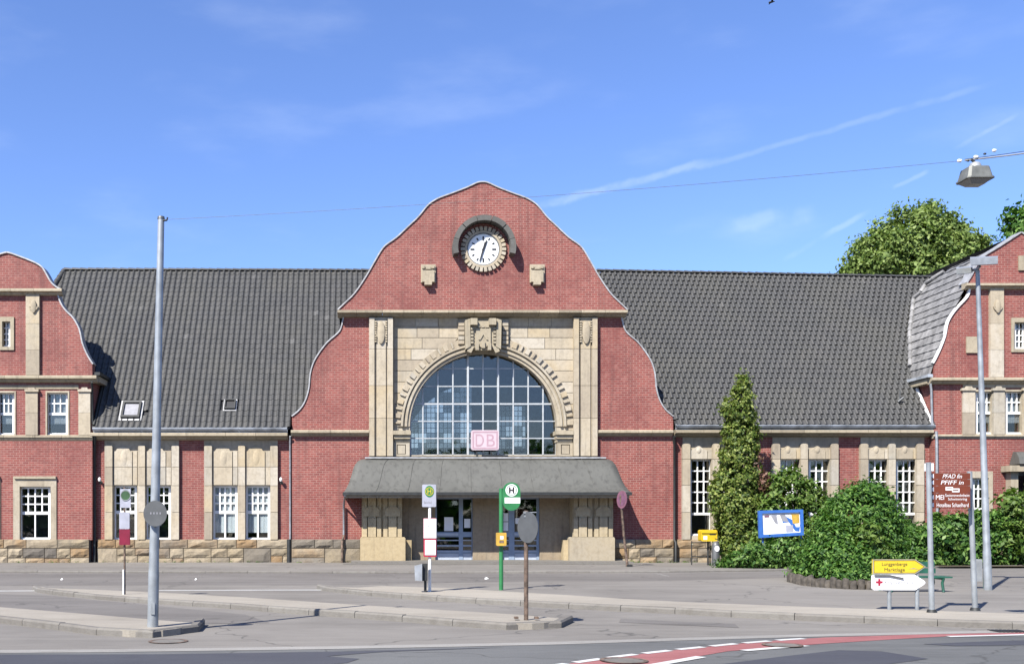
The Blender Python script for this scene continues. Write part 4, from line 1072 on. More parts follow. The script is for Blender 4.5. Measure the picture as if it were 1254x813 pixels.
            pb('tile_course', 'tile_light' if side == 'r' and inner else 'tile', lambda m: m.add(v, f))  # sun-facing slope painted paler than the other wing slopes
    if side == 'r':                                     # pale hip stones where this roof meets the main slope
        vp = []
        for x, z in [(fx(x, YW), fz(y, YW)) for x, y in full]:
            if fz(463, YW) < z < 12.6: vp.append(Vector((x-.05, min((44.4 if z > 12.3 else 45.2) if z > 11.7 else 50, YM-.45+(z-5.6)*.727-.02), z+.06)))
        dense = [a.lerp(b, q/4) for a, b in zip(vp, vp[1:]) for q in range(4)]+[vp[-1]]
        acc = 0; st = dense[0]
        for a, b in zip(dense, dense[1:]):
            if (b-st).length > .42:
                pb('valley_tile', 'tile_light', lambda m: m.tube([st, st.lerp(b, .9), b], [.075, .105, .10], 7)); st = b
    # dark boarding under the courses
    pl = [(fx(x, YW), fz(y, YW)-.09) for x, y in full]; pl2 = [(2*fx(c, YW)-x, z) for x, z in reversed(pl)]
    allp = list(reversed(pl2))+[]
    def shell(m):
        pts = [q for q in pl[::-1]+pl2[::-1] if q[1] < 11.6] if side == 'r' else pl2[::-1]
        n = len(pts); v = [(x, YW+.3, z) for x, z in pts]+[(x, 50, z) for x, z in pts]
        m.add(v, [(i, i+1, n+i+1, n+i) for i in range(n-1)])
    pb('roof_boarding', 'under', shell)
    # cornice and gutter returning along the inner side
    Xe = fx(e, YW); sx = -1 if side == 'r' else 1
    z0, z1 = fz(ycl[1], YW), fz(ycl[0], YW)
    ye = YM-.45+(z1-5.55)*.727+.2
    pb('side_cornice', 'cornice', lambda m: m.box(min(Xe+sx*.003, Xe+sx*.28), max(Xe+sx*.003, Xe+sx*.28), YW+.02, ye, z0, z1-.04))
    pb('side_gutter', 'gutter' if side == 'r' else 'iron', lambda m: m.box(min(Xe+sx*.14, Xe+sx*.36), max(Xe+sx*.14, Xe+sx*.36), YW-.2, ye, z1-.02, z1+.10))
    # flashing where the main roof meets the wing
    pb('flashing', 'iron' if side == 'l' else 'white', lambda m: m.tube([(Xe+sx*.09, YM-.42+(z-5.5)*.727-.06, z+.05) for z in (5.55, 6.2, 6.9, z0+.1)], .07, 6))

# ------------------------------------------------------------------ main roof
YE0, YR = YM-.45, 46.85
zeL, zeR = fz(523.5, YE0), fz(520.5, YE0)
def zridge(X):
    px = CX+X*F/YR
    y = 330.5+(px-80)/370*1.2 if px < 600 else 332+max(0, px-735)/410*8
    return fz(y, YR)
def roofpt(X, sv, ze):
    zr = zridge(X); return Vector((X, YE0+(YR-YE0)*sv, ze+(zr-ze)*sv))
def outline_fn(pts, Y):
    a = sorted([(fz(y, Y), fx(x, Y)) for x, y in pts])
    za = np.array([q[0] for q in a]); xa = np.array([q[1] for q in a])
    return lambda z: float(np.interp(z, za, xa))
gl_all = outline_fn(gu+gl, YC); lw = outline_fn(upL+loL, YW); rw = outline_fn(upR+loR, YW)
gcx = fx(591, YC)
LS = math.hypot(YR-YE0, fz(331, YR)-zeL)
def island_tile_mat():
    m, t, bs = newmat('grey_pantile')
    g = nnode(t, 'ShaderNodeNewGeometry'); oi = nnode(t, 'ShaderNodeObjectInfo')
    ad = nnode(t, 'ShaderNodeMath', operation='ADD'); t.links.new(g.outputs['Random Per Island'], ad.inputs[0]); t.links.new(oi.outputs['Random'], ad.inputs[1])
    frc = nnode(t, 'ShaderNodeMath', operation='FRACT'); t.links.new(ad.outputs[0], frc.inputs[0])
    r = nnode(t, 'ShaderNodeValToRGB'); r.color_ramp.elements.new(.5); r.color_ramp.elements.new(.9)
    for i, (p, c) in enumerate(((0, (.029, .029, .028)), (.55, (.035, .035, .034)), (.997, (.040, .039, .037)), (1, (.065, .064, .062)))):
        r.color_ramp.elements[i].position = p; r.color_ramp.elements[i].color = (*c, 1)
    t.links.new(frc.outputs[0], r.inputs[0])
    n = nnoise(t, .55, 5); col = nmix(t, nrange(t, n, .45, .75, 0, .45), r.outputs[0], (.050, .048, .038))
    st = nnoise(t, 1.3, 4, (3, .4, .4)); col = nmix(t, nrange(t, st, .55, .8, 0, .5), col, (.03, .03, .031))
    t.links.new(col, bs.inputs['Base Color']); bs.inputs['Roughness'].default_value = .6
    bump(t, bs, nnoise(t, 40, 4), .3, .01); return m
M['pantile'] = island_tile_mat()
TW, TE = .243, .298
def tile_template():
    u = np.array([0, .16, .34, .5, .62, .76, .9, 1.0]); z = np.array([.012, -.002, -.002, .004, .038, .056, .042, .010])
    v = []
    for yy, dz in ((0, .016), (TE+.05, .0)):
        for a, b in zip(u, z): v.append(((a-.5)*TW, yy, b+dz))
    for a, b in zip(u, z): v.append(((a-.5)*TW, .004, b+.016-.024))
    n = len(u); f = [(i, i+1, n+i+1, n+i) for i in range(n-1)]+[(2*n+i, 2*n+i+1, i+1, i) for i in range(n-1)]
    return np.array(v), np.array(f)
TV, TF = tile_template()
tmb = MB(); tmb.v = [tuple(p) for p in TV]; tmb.f = [tuple(q) for q in TF]; tmb.sm = [False]*len(TF)
tile_mesh = tmb.mesh('roof_tile', M['pantile'])
spots = []
def skylight_hit(p):
    q = (CX+p.x*F/p.y, HY-(p.z-EYE)*F/p.y)
    return any(a < q[0] < b and u < q[1] < w for a, b, u, w in ((145.5, 178, 493.5, 516), (273, 290.5, 492, 503.5)))
for X0, X1, ze, stag in ((fx(20, YR), fx(455, YC), zeL, 0), (fx(728, YC), fx(1300, YR)-.5, zeR, 1)):
    nrow = int(LS/TE); ncol = int((X1-X0)/TW)
    for r_ in range(nrow):
        for c_ in range(ncol+1):
            X = X0+(c_+.5*(r_ % 2)*stag)*TW; sv = (r_*TE)/LS
            p = roofpt(X, sv, ze); zc = p.z
            if X > X0 and abs(X-gcx) < (gcx-gl_all(zc))-.12 and True: continue
            if zc < fz(510, YC) and abs(X-gcx) < gcx-fx(356, YC)-.02: continue
            if X > rw(zc)+1.2 or X < -15.6: continue
            if zc < fz(446, YW) and (X < fx(113, YW)+.05 or X > fx(1143.5, YW)-.05) and (X > 0 or zc < fz(462, YW)+.25): continue
            if X < -13.9-(zridge(-13.9)-zc)*.33: continue
            if skylight_hit(p): continue
            zr = zridge(X); ang = math.atan2(zr-ze, YR-YE0)
            spots.append((p, ang, r_))
spots.sort(key=lambda q: (q[2], abs(q[0].x)))
def tile_rot(ang): return Euler((ang+random.uniform(-.012, .012), random.uniform(-.02, .02), random.uniform(-.012, .012)))
for p, ang, r_ in spots[:300]: inst('roof_tile', tile_mesh, B, p+Vector((0, 0, .01)), tile_rot(ang))
rest = spots[300:]; nv = len(TV)
av = np.zeros((len(rest)*nv, 3)); af = np.zeros((len(rest)*len(TF), 4), int)
for i, (p, ang, r_) in enumerate(rest):
    Rm = np.array(tile_rot(ang).to_matrix()); av[i*nv:(i+1)*nv] = TV @ Rm.T+np.array(p-org(B))+np.array((0, 0, .01)); af[i*len(TF):(i+1)*len(TF)] = TF+i*nv
me = bpy.data.meshes.new('roof_tiles'); me.from_pydata(av.tolist(), [], af.tolist()); me.materials.append(M['pantile'])
tag(inst('roof_tiles', me, B, org(B)), kind='stuff')
# boarding beneath, rear slope, hips
for X0, X1, ze in ((fx(20, YR), fx(466, YC), zeL), (fx(716, YC), fx(1330, YR), zeR)):
    def f(m):
        xh = -13.9 if X0 < 0 else X0; dn = Vector((0, .03, -.05))
        if X0 < 0: cut = [(fx(113, YW)+.05, 0), (fx(357, YC)-.05, 0), (fx(357, YC)-.05, .2), (X1, .2), (X1, 1), (xh, 1), (xh-2.2, .2), (fx(113, YW)+.05, .2)]
        else: cut = [(fx(824, YC)+.05, 0), (fx(1143, YW)-.05, 0), (fx(1143, YW)-.05, .2), (X1, .2), (X1, 1), (X0, 1), (X0, .2), (fx(824, YC)+.05, .2)]
        pts = [roofpt(x, q, ze)+dn for x, q in cut]
        m.add(pts, [(0, 1, 2, 7), (7, 2, 3, 4), (7, 4, 5, 6)])
        g, h = Vector((pts[6].x, 53, 5.5)), Vector((X1, 53, 5.5))
        m.add([pts[5], pts[4], h, g, pts[6]], [(0, 1, 2, 3), (0, 3, 4)])
    pb('roof_boarding', 'under', f)
pb('rear_wall', 'brick', lambda m: m.box(fx(8, YW), fx(1251, YW), 52.3, 52.6, 0, 5.5))
# ridge tiles
rt = MB(); n = 7
for sgn, (X0, X1) in enumerate(((-13.9, fx(462, YR)), (fx(712, YR), fx(1245, YR)))):
    L = .36; k = int((X1-X0)/L)
    for i in range(k):
        a = X0+(X1-X0)*i/k; b = a+(X1-X0)/k+.03
        mb = MB(); v = []
        for X, r, dz in ((a, .135, .015), (b, .118, 0)):
            v += [(X, YR+r*math.cos(math.pi*q/n), zridge(X)+.02+dz+r*.75*math.sin(math.pi*q/n)-.03) for q in range(n+1)]
        mb.add(v, [(q, q+1, n+2+q, n+1+q) for q in range(n)]+[tuple(range(n+1))])
        ctr = Vector((a, YR, zridge(a)))
        inst('ridge_tile', mb.mesh('ridge_tile', M['pantile'], ctr), B, ctr, (0, random.uniform(-.02, .02), random.uniform(-.02, .02)))
for i in range(9):                                     # short hip at the left end
    a = Vector((-13.9, YR, zridge(-13.9))); b = a+Vector((-.62, -1.45, -1.9)); p0, p1 = a.lerp(b, i/9), a.lerp(b, (i+1.1)/9)
    pb('hip_tile', 'pantile', lambda m: m.tube([p0, p1], [.11, .13], 8))
# roof windows
def skylight(x0, x1, y0, y1, sh, op=.03):
    p = lambda x, y: None
    ze = zeL
    def onroof(x, y):                                  # picture point -> point on the roof plane
        lo, hi = 0, 1
        for _ in range(40):
            s_ = (lo+hi)/2; Y = YE0+(YR-YE0)*s_; X = fx(x, Y); q = roofpt(X, s_, ze)
            if HY-(q.z-EYE)*F/q.y > y: lo = s_
            else: hi = s_
        return roofpt(fx(x, YE0+(YR-YE0)*lo), lo, ze)
    A, Bq, C, D = onroof(x0, y1), onroof(x1, y1), onroof(x1+sh, y0), onroof(x0+sh, y0)
    nrm = (Bq-A).cross(D-A).normalized(); ux = (Bq-A); uy = (D-A)
    def quadbox(m, u0, u1, v0, v1, h0, h1):
        q = [A+ux*u+uy*v for u, v in ((u0, v0), (u1, v0), (u1, v1), (u0, v1))]
        m.add([a+nrm*h0 for a in q]+[a+nrm*h1 for a in q], [(4, 5, 6, 7), (0, 1, 5, 4), (1, 2, 6, 5), (2, 3, 7, 6), (3, 0, 4, 7)])
    f1 = lambda m: [quadbox(m, 0, 1, 0, .10, -.05, .06), quadbox(m, 0, 1, .92, 1, -.05, .06), quadbox(m, 0, .08, .10, .92, -.05, .06), quadbox(m, .92, 1, .10, .92, -.05, .06)]
    sk = pb('skylight', 'verge', f1)
    f2 = lambda m: [quadbox(m, .09, .91, .11, .21, 0, .15), quadbox(m, .09, .91, .82, .91, 0, .15), quadbox(m, .09, .18, .21, .82, 0, .15), quadbox(m, .82, .91, .21, .82, 0, .15)]
    pb('sash_frame', 'iron', f2, sk); pb('pane', 'softink' if sh > 2 else 'dark', lambda m: quadbox(m, .18, .82, .21, .82, .02, .08), sk)
skylight(145, 173, 491.5, 516, 4.5); skylight(273, 289.5, 490, 504, 1.6)
# small aerial on the right roof slope
def aerial(m):
    q = P(1101, 496, 42.0); m.tube([q, q+Vector((.02, -.05, .55))], .025, 6); m.tube([q+Vector((-.1, -.1, .12)), q+Vector((.12, -.12, .3))], .05, 8)
    m.tube([q+Vector((.02, -.04, .0)), P(1114, 519, YE0-.05)], .012, 5)
pb('roof_aerial', 'signback', aerial)

# ------------------------------------------------------------------ vegetation
def leaf_mesh(name, pts, nrm, size, mat, parent, aspect=.5, upbias=.3):
    """one rhombic, slightly folded leaf per point, scattered through the crown"""
    n = len(pts); w = np.array(org(parent))
    d = nrm+rng.normal(0, .55, (n, 3))+np.array((0, 0, upbias)); d /= np.linalg.norm(d, axis=1)[:, None]
    a = rng.normal(0, 1, (n, 3)); a -= d*(a*d).sum(1)[:, None]; a /= np.linalg.norm(a, axis=1)[:, None]
    b = np.cross(d, a); s_ = size*rng.uniform(.6, 1.35, n)[:, None]
    v = np.empty((n, 4, 3)); c = pts-w
    v[:, 0] = c-a*s_*.55; v[:, 1] = c+b*s_*aspect*.5+d*s_*.10; v[:, 2] = c+a*s_*.55-d*s_*.12; v[:, 3] = c-b*s_*aspect*.5+d*s_*.10
    me = bpy.data.meshes.new(name); me.vertices.add(n*4); me.vertices.foreach_set('co', v.reshape(-1))
    me.loops.add(n*4); me.loops.foreach_set('vertex_index', np.arange(n*4, dtype=np.int32))
    me.polygons.add(n); me.polygons.foreach_set('loop_start', np.arange(0, n*4, 4, dtype=np.int32)); me.polygons.foreach_set('loop_total', np.full(n, 4, np.int32))
    me.update(calc_edges=True); me.materials.append(mat)
    o = inst(name, me, parent, w); tag(o, kind='stuff'); return o
def blob_points(blobs, nclump, per, spread, deep=.25):
    """leaf clumps gathered near the surface of a union of ellipsoids"""
    P_, N_ = [], []
    vol = np.array([b[3]*b[4]*b[5] for b in blobs])**(2/3); pr = vol/vol.sum()
    B_ = np.array(blobs)
    while len(P_) < nclump:
        i = rng.choice(len(blobs), p=pr); d = rng.normal(0, 1, 3); d /= np.linalg.norm(d); r = 1-deep*rng.random()**1.4+rng.normal(0, .05)
        p = B_[i, :3]+d*B_[i, 3:]*r
        q = (p-B_[:, :3])/B_[:, 3:]; ins = (q**2).sum(1); ins[i] = 9
        if ins.min() < .55 and rng.random() < .9: continue
        if p[2] < .04: continue
        P_.append(p); N_.append(d)
    P_ = np.array(P_); N_ = np.array(N_)
    pts = np.repeat(P_, per, 0)+rng.normal(0, 1, (len(P_)*per, 3))*spread*rng.uniform(.5, 1.3, (len(P_)*per, 1)); nr = np.repeat(N_, per, 0)
    pts[:, 2] = np.maximum(pts[:, 2], .05)
    return pts, nr
def limbs(mb, base, tips, r0, wob=.15):
    for t in tips:
        b = Vector(base); t = Vector(t); pts = []
        for k in range(6):
            u = k/5; p = b.lerp(t, u); p += Vector((random.uniform(-wob, wob), random.uniform(-wob, wob), 0))*math.sin(u*math.pi); p.z = b.z+(t.z-b.z)*(u**.85); pts.append(p)
        mb.tube(pts, [r0*(1-.82*k/5) for k in range(6)], 7)
def plant(name, base, blobs, nclump, per, spread, size, mat, label, cat, group=None, r0=.05, deep=.3, aspect=.5, trunk_name='trunk', crown='crown', up=.3, trunk_pts=None):
    t = thing(name, base, label, cat, group)
    mb = MB()
    if trunk_pts: mb.tube(*trunk_pts, 10)
    src = trunk_pts[0][-2] if trunk_pts else base
    limbs(mb, src, [b[:3] for b in blobs], r0); mb.build(trunk_name, M['bark'], t)
    pts, nr = blob_points(blobs, nclump, per, spread, deep)
    leaf_mesh(crown, pts, nr, size, M[mat], t, aspect, up); return t
def pxblob(x, y, rx, ry, Y, d=1.0):                    # ellipsoid seen at this picture position from depth Y
    k = Y/F; return (fx(x, Y), Y, fz(y, Y), rx*k, rx*k*d, ry*k)
# tall trees behind the right range
Yt = 78
tb = [(1120, 300, 30, 26, 0), (1090, 284, 20, 16, .5), (1128, 268, 22, 15, 0), (1150, 276, 20, 16, .6), (1166, 292, 22, 18, .5), (1186, 300, 18, 16, 0), (1199, 314, 13, 18, .4), (1204, 300, 7, 8, 0), (1070, 302, 20, 18, .3),
      (1056, 318, 18, 16, 0), (1040, 331, 13, 11, .4), (1080, 324, 26, 18, -.6), (1104, 262, 11, 9, 0), (1141, 258, 9, 8, 0), (1116, 318, 24, 16, -.8), (1160, 318, 22, 20, -.4), (1180, 330, 20, 18, .2), (1098, 300, 16, 16, -1.2), (1140, 296, 18, 18, -1.2), (1052, 302, 9, 8, 0), (1176, 282, 9, 8, .2), (1128, 345, 70, 20, 1.5)]
bl = [pxblob(x, y, rx, ry, Yt+dy, 1) for x, y, rx, ry, dy in tb]
c0 = Vector((fx(1125, Yt), Yt, 0))
plant('broadleaf_tree', c0, bl, 1000, 34, .30, .28, 'leaf_tree', 'large round broadleaf tree rising behind the right end of the station roof', 'tree', 'trees behind the station', r0=.28, deep=.5, aspect=.62, trunk_pts=([c0, c0+Vector((.2, 0, 6)), c0+Vector((0, .2, 12)), c0+Vector((-.3, 0, 17))], [.55, .45, .38, .3]))
Yt2 = 82; c1 = Vector((fx(1290, Yt2), Yt2, 0))
bl = [pxblob(x, y, rx, ry, Yt2, 1) for x, y, rx, ry in ((1258, 276, 22, 16), (1290, 270, 44, 40), (1244, 288, 13, 12), (1240, 266, 8, 7), (1238, 280, 7, 6), (1310, 310, 60, 40))]
plant('broadleaf_tree', c1, bl, 420, 20, .34, .36, 'leaf_bush', 'darker tree top showing above the right wing at the picture edge', 'tree', 'trees behind the station', r0=.25, deep=.35, aspect=.62, trunk_pts=([c1, c1+Vector((0, 0, 7)), c1+Vector((0, 0, 14)), c1+Vector((0, 0, 19))], [.5, .42, .36, .3]))
# slender column shrub
Yc = 39.3; bz = Vector((fx(905, Yc), Yc, .05))
bl = [pxblob(x, y, rx, ry, Yc, .95) for x, y, rx, ry in ((910, 468, 6.5, 13), (909, 486, 12, 16), (907, 508, 17, 18), (906, 532, 20, 20), (905, 558, 24, 24), (903, 588, 27, 26), (901, 618, 30, 26), (903, 648, 26, 26), (905, 672, 27, 20), (884, 604, 15, 20), (926, 612, 14, 22), (920, 540, 10, 16), (893, 500, 9, 14))]
plant('column_tree', bz, bl, 1000, 26, .085, .125, 'leaf_col', 'slender pointed evergreen growing taller than the eaves beside the mailbox', 'tree', r0=.03, deep=.35, aspect=.6, trunk_pts=([bz, bz+Vector((0, 0, 2)), bz+Vector((.05, 0, 4)), bz+Vector((.12, 0, 5.6)), bz+Vector((.15, 0, 6.4))], [.14, .11, .07, .04, .015]))
# shrubs round the noticeboard
Ys = 38.6; b2 = Vector((fx(968, Ys), Ys, .05))
bl = [pxblob(x, y, rx, ry, Ys+dy) for x, y, rx, ry, dy in ((962, 612, 32, 34, .3), (950, 640, 26, 30, 0), (990, 628, 26, 34, .3), (968, 590, 17, 20, .4), (1003, 650, 26, 34, 0), (985, 607, 20, 22, .2), (940, 668, 30, 22, -.2), (985, 672, 30, 22, -.2))]
plant('leafy_shrub', b2, bl, 700, 14, .10, .17, 'leaf_pale', 'loose light green shrub in front of the tall windows, behind the blue noticeboard', 'shrub', r0=.03, deep=.4, trunk_name='stem', crown='foliage')
b3 = Vector((fx(930, 38.9), 38.9, .05))
bl = [pxblob(x, y, rx, ry, 38.9) for x, y, rx, ry in ((934, 590, 9, 14), (928, 566, 4, 12), (940, 607, 10, 10))]
plant('climbing_rose', b3, bl, 46, 9, .10, .13, 'leaf_red', 'thin reddish climber between the pointed evergreen and the window', 'shrub', r0=.014, deep=.6, trunk_name='stem', crown='foliage')
# low ground cover under the noticeboard
Yg = 36.3; b4 = Vector((fx(945, Yg), Yg, .05))
bl = [pxblob(x, y, rx, ry, Yg+.2*math.sin(x)) for x, y, rx, ry in ((905, 686, 17, 9), (928, 679, 20, 15), (953, 677, 18, 17), (972, 676, 16, 18), (990, 678, 14, 16), (888, 690, 12, 6), (940, 686, 24, 9), (965, 688, 22, 8))]
plant('ground_cover_bush', b4, bl, 320, 12, .09, .15, 'leaf_hedge', 'low spreading green bush below the blue noticeboard', 'shrub', r0=.02, deep=.4, trunk_name='stem', crown='foliage')
# big rounded bush in its palisade bed
Yb = 27.2; b5 = Vector((fx(1035, Yb), Yb, .12))
bl = [pxblob(x, y, rx, ry, Yb+dy) for x, y, rx, ry, dy in ((1050, 642, 40, 44, .4), (1020, 668, 30, 36, 0), (1074, 652, 30, 42, .2), (993, 694, 22, 19, -.2), (1035, 688, 46, 28, -.3), (1083, 682, 20, 30, 0), (1060, 613, 22, 24, .4), (1036, 628, 20, 24, .3), (1078, 620, 16, 20, .4), (1094, 650, 14, 24, .6), (1028, 704, 22, 14, -1.0), (1050, 703, 18, 15, -1.1), (1040, 708, 16, 11, -1.25), (1008, 690, 20, 18, -.5))]
plant('rounded_bush', b5, bl, 1100, 26, .10, .105, 'leaf_bush', 'big rounded dark green bush in the palisade edged bed', 'shrub', r0=.04, deep=.35, trunk_name='stem', crown='foliage')
bl = [pxblob(x, y, rx, ry, 26.4) for x, y, rx, ry in ((1066, 660, 17, 20), (1072, 680, 13, 14), (1054, 676, 10, 14))]
plant('glossy_shrub', Vector((fx(1064, 26.4), 26.4, .12)), bl, 90, 10, .07, .16, 'leaf_pale', 'lighter big leaved shrub growing through the front of the rounded bush', 'shrub', r0=.02, deep=.35, trunk_name='stem', crown='foliage')
# laurel hedge along the right wing
def hedge(x0, x1, ytop, Y, label, mat, n, size=.18, rx=18):
    b = Vector((fx((x0+x1)/2, Y), Y, .06)); bl = []; x = x0+rx*.6
    while x < x1:
        for y in np.arange(ytop+rx*.8, 690, rx*.95): bl.append(pxblob(x+random.uniform(-4, 4), y+random.uniform(-4, 4), rx*random.uniform(.85, 1.2), rx*random.uniform(.8, 1.1), Y+random.uniform(-.25, .25), .9))
        x += rx*1.05
    plant('laurel_hedge', b, bl, n, 13, .10, size, mat, label, 'hedge', 'hedges along the right wing', r0=.025, deep=.3, trunk_name='stem', crown='foliage')
hedge(1092, 1138, 642, 39.2, 'dark clipped hedge between the rounded bush and the brown sign', 'leaf_bush', 420, .15)
hedge(1138, 1196, 634, 38.9, 'glossy laurel hedge behind the brown direction sign', 'leaf_hedge', 560, .22)
hedge(1196, 1226, 628, 38.9, 'dark hedge behind the twin headed street lamp', 'leaf_bush', 330, .15)
hedge(1224, 1420, 606, 38.7, 'tall pale leaved hedge right of the twin headed street lamp', 'leaf_pale', 1000, .20)
# palisade of the shrub bed
pal = thing('palisade_edging', G(1020, 716, .1), 'low weathered palisade edging round the rounded bush', 'bed edging')
pp = [G(x, y, .104) for x, y in ((968, 702), (967, 712), (985, 716.5), (1010, 719), (1040, 721), (1070, 721.5), (1100, 720.5), (1112, 716))]
for a, b in zip(pp, pp[1:]):
    k = max(1, round((b-a).length/.17))
    for i in range(k):
        q = a.lerp(b, (i+.5)/k); h = random.uniform(.17, .26) if q.x < fx(1075, 26) else random.uniform(.14, .2)
        mb = MB(); mb.tube([q+Vector((0, 0, -.05)), q+Vector((random.uniform(-.01, .01), 0, h-.02)), q+Vector((0, 0, h))], [.078, .076, .055], 8)
        mb.build('palisade_post', M['wood'], pal)
sheet('flower_bed', [Vector((p.x, p.y+.05, .2)) for p in pp]+[Vector((fx(1112, 29), 29.2, .2)), Vector((fx(968, 29), 29.2, .2))], M['soil'], 'bare soil of the bed under the rounded bush', thick=.12)
sheet('planting_strip', [(fx(880, 38), 37.2, .068), (fx(1000, 37), 36.9, .068), (fx(1450, 38), 37.6, .068), (fx(1450, 41), 41, .068), (fx(880, 41), 41, .068)], M['soil'], 'strip of soil along the foot of the right range')

# ------------------------------------------------------------------ lamps and wires
lb0 = P(187, 765, Yat(765, .12)); lb0.z = .12; Yl = lb0.y; lt0 = P(197.3, 268, Yl)
L1 = thing('lamp_post', lb0, 'tall grey steel mast at the left carrying the overhead wire', 'lamp post')
MB().tube([lb0-Vector((0, 0, .1)), lb0.lerp(lt0, .13), lb0.lerp(lt0, .14), lb0.lerp(lt0, .55), lt0], [.081, .079, .074, .061, .048], 18).build('pole', M['galv'], L1)
MB().tube([lt0-Vector((0, 0, .005)), lt0+Vector((0, 0, .03))], [.056, .05], 14).build('pole_cap', M['signback'], L1)
MB().tube([lt0+Vector((-.02, -.02, -.04)), lt0+Vector((.09, -.03, -.03)), lt0+Vector((.10, -.03, .01))], .014, 6).build('wire_hook', M['iron'], L1)
MB().pbox(184.5, 189.5, 738, 752, Yl-.0955, Yl-.08).build('access_door', M['galv'], L1)
w0 = lt0+Vector((.10, -.03, -.02)); w1 = P(1176.5, 197.3, 13.0)
wr = thing('overhead_wire', w0, 'thin dark span wire from the left mast to the hanging lamp', 'wire')
def sagwire(a, b, sag, r, n=24, rr=5):
    mb = MB(); mb.tube([a.lerp(b, k/n)-Vector((0, 0, sag*4*(k/n)*(1-k/n))) for k in range(n+1)], r, rr); return mb
sagwire(w0, w1, .06, .0028).build('wire_strand', M['signback'], wr)
# second mast stands outside the picture on the right
w2 = Vector((13.6, 13.2, 7.55)); rb = Vector((13.65, 13.25, .0))
wr2 = thing('lamp_cable', w1, 'pale twisted cable running right from the hanging lamp', 'wire')
a = P(1186, 195, 13.0)
sagwire(P(1181.5, 196.6, 13.0), w2, .16, .009, 20, 6).build('cable', M['verge'], wr2)
sagwire(P(1181.5, 195.4, 13.0), w2+Vector((0, 0, .05)), .14, .004, 20, 5).build('wire_strand', M['iron'], wr2)
for x, y, m_, r in ((1175, 197.2, 'white', .022), (1195, 192.5, 'white', .022), (1206, 188.6, 'iron', .014), (1217.5, 184.6, 'white', .02), (1185.5, 197, 'iron', .014), (1190, 196, 'iron', .014)):
    q = P(x, y, 13.0); mb = MB(); mb.tube([q+Vector((-r*1.2, 0, -r*.3)), q+Vector((-r*.5, 0, 0)), q+Vector((r*.5, 0, 0)), q+Vector((r*1.2, 0, r*.3))], [r*.6, r, r, r*.6], 8); mb.build('insulator', M[m_], wr2)
m2_ = thing('lamp_post', rb, 'grey steel mast carrying the right end of the lamp cable', 'lamp post')
MB().tube([rb, w2+Vector((.05, .05, .1))], [.09, .055], 14).build('pole', M['galv'], m2_)
# hanging luminaire
hc = P(1194, 213, 13.0); k = 13.0/F
HL = thing('hanging_lamp', P(1187, 234, 13.0), 'grey box shaped street lamp hanging from the overhead wire', 'street lamp')
def rotz(v, a): return Vector((v[0]*math.cos(a)-v[1]*math.sin(a), v[0]*math.sin(a)+v[1]*math.cos(a), v[2]))
def lampbody(m):
    ang = 0; lv = []
    for hx, hy, z in ((.10, .09, .075), (.128, .115, .065), (.160, .142, -.070), (.175, .155, -.075), (.175, .155, -.092), (.16, .14, -.095)):
        ring_ = [(-hx, -hy*.8), (-hx*.8, -hy), (hx*.8, -hy), (hx, -hy*.8), (hx, hy*.8), (hx*.8, hy), (-hx*.8, hy), (-hx, hy*.8)]
        lv.append([hc+rotz((a_, b_, z+b_*.0), ang) for a_, b_ in ring_])
    v = [p for r_ in lv for p in r_]
    m.add(v, [(i*8+j, i*8+(j+1) % 8, (i+1)*8+(j+1) % 8, (i+1)*8+j) for i in range(len(lv)-1) for j in range(8)]+[tuple(range(8))])
pbm = MB(); lampbody(pbm); pbm.build('housing', M['lampold'], HL)
mb = MB(); ang = 0; mb.add([hc+rotz((a_, b_, z), ang) for z, s_ in ((-.093, 1), (-.15, .55)) for a_, b_ in ((-.15*s_, -.13*s_), (.15*s_, -.13*s_), (.15*s_, .13*s_), (-.15*s_, .13*s_))], [(0, 1, 5, 4), (1, 2, 6, 5), (2, 3, 7, 6), (3, 0, 4, 7), (4, 5, 6, 7)]); mb.build('lens', M['lampglass'], HL)
mb = MB(); mb.tube([hc+Vector((0, 0, z)) for z in (.065, .10, .135, .15)], [.075, .072, .055, .02], 14); mb.build('neck', M['lampmetal'], HL)
MB().tube([hc+Vector((0, 0, .145)), P(1190, 196, 13.0)], .016, 6).build('hanger', M['iron'], HL)
# twin headed lamp on the right
r0_ = G(1210, 722, .104); Yr = r0_.y; rtop = P(1197, 331, Yr); kr = Yr/F
TL = thing('street_lamp', r0_, 'tall pale street lamp with two flat box heads', 'street lamp')
MB().tube([r0_-Vector((0, 0, .1)), r0_.lerp(rtop, .12), r0_.lerp(rtop, .125), r0_.lerp(rtop, .6), rtop], [.088, .085, .076, .06, .045], 16).build('pole', M['galv'], TL)
MB().tube([P(1188, 331.5, Yr+.15), rtop+Vector((0, 0, .02)), P(1200, 326, Yr-.1)], .03, 8).build('bracket', M['galv'], TL)
for (x0, x1, ya, yb_, dy) in ((1171, 1191, 326.5, 336, .2), (1188, 1222, 314, 325, -.2)):
    h = MB(); Yq = Yr+dy
    h.add([P(x0, ya+2.4, Yq-.16), P(x1, ya+1, Yq-.16), P(x1, ya-.6, Yq+.16), P(x0, ya+.8, Yq+.16), P(x0+.5, yb_, Yq-.16), P(x1, yb_-1.8, Yq-.16), P(x1, yb_-3, Yq+.16), P(x0+.5, yb_-1.4, Yq+.16)], [(0, 1, 2, 3), (0, 1, 5, 4), (1, 2, 6, 5), (2, 3, 7, 6), (3, 0, 4, 7), (4, 5, 6, 7)])
    hd = h.build('lamp_head', M['lampmetal'], TL)
    g = MB(); g.add([P(x0+1.5, yb_+.5, Yq-.13), P(x1-1.5, yb_-1.2, Yq-.13), P(x1-1.5, yb_-2.3, Yq+.13), P(x0+1.5, yb_-.8, Yq+.13)], [(0, 1, 2, 3)]); g.build('lens', M['lampglass'], hd)
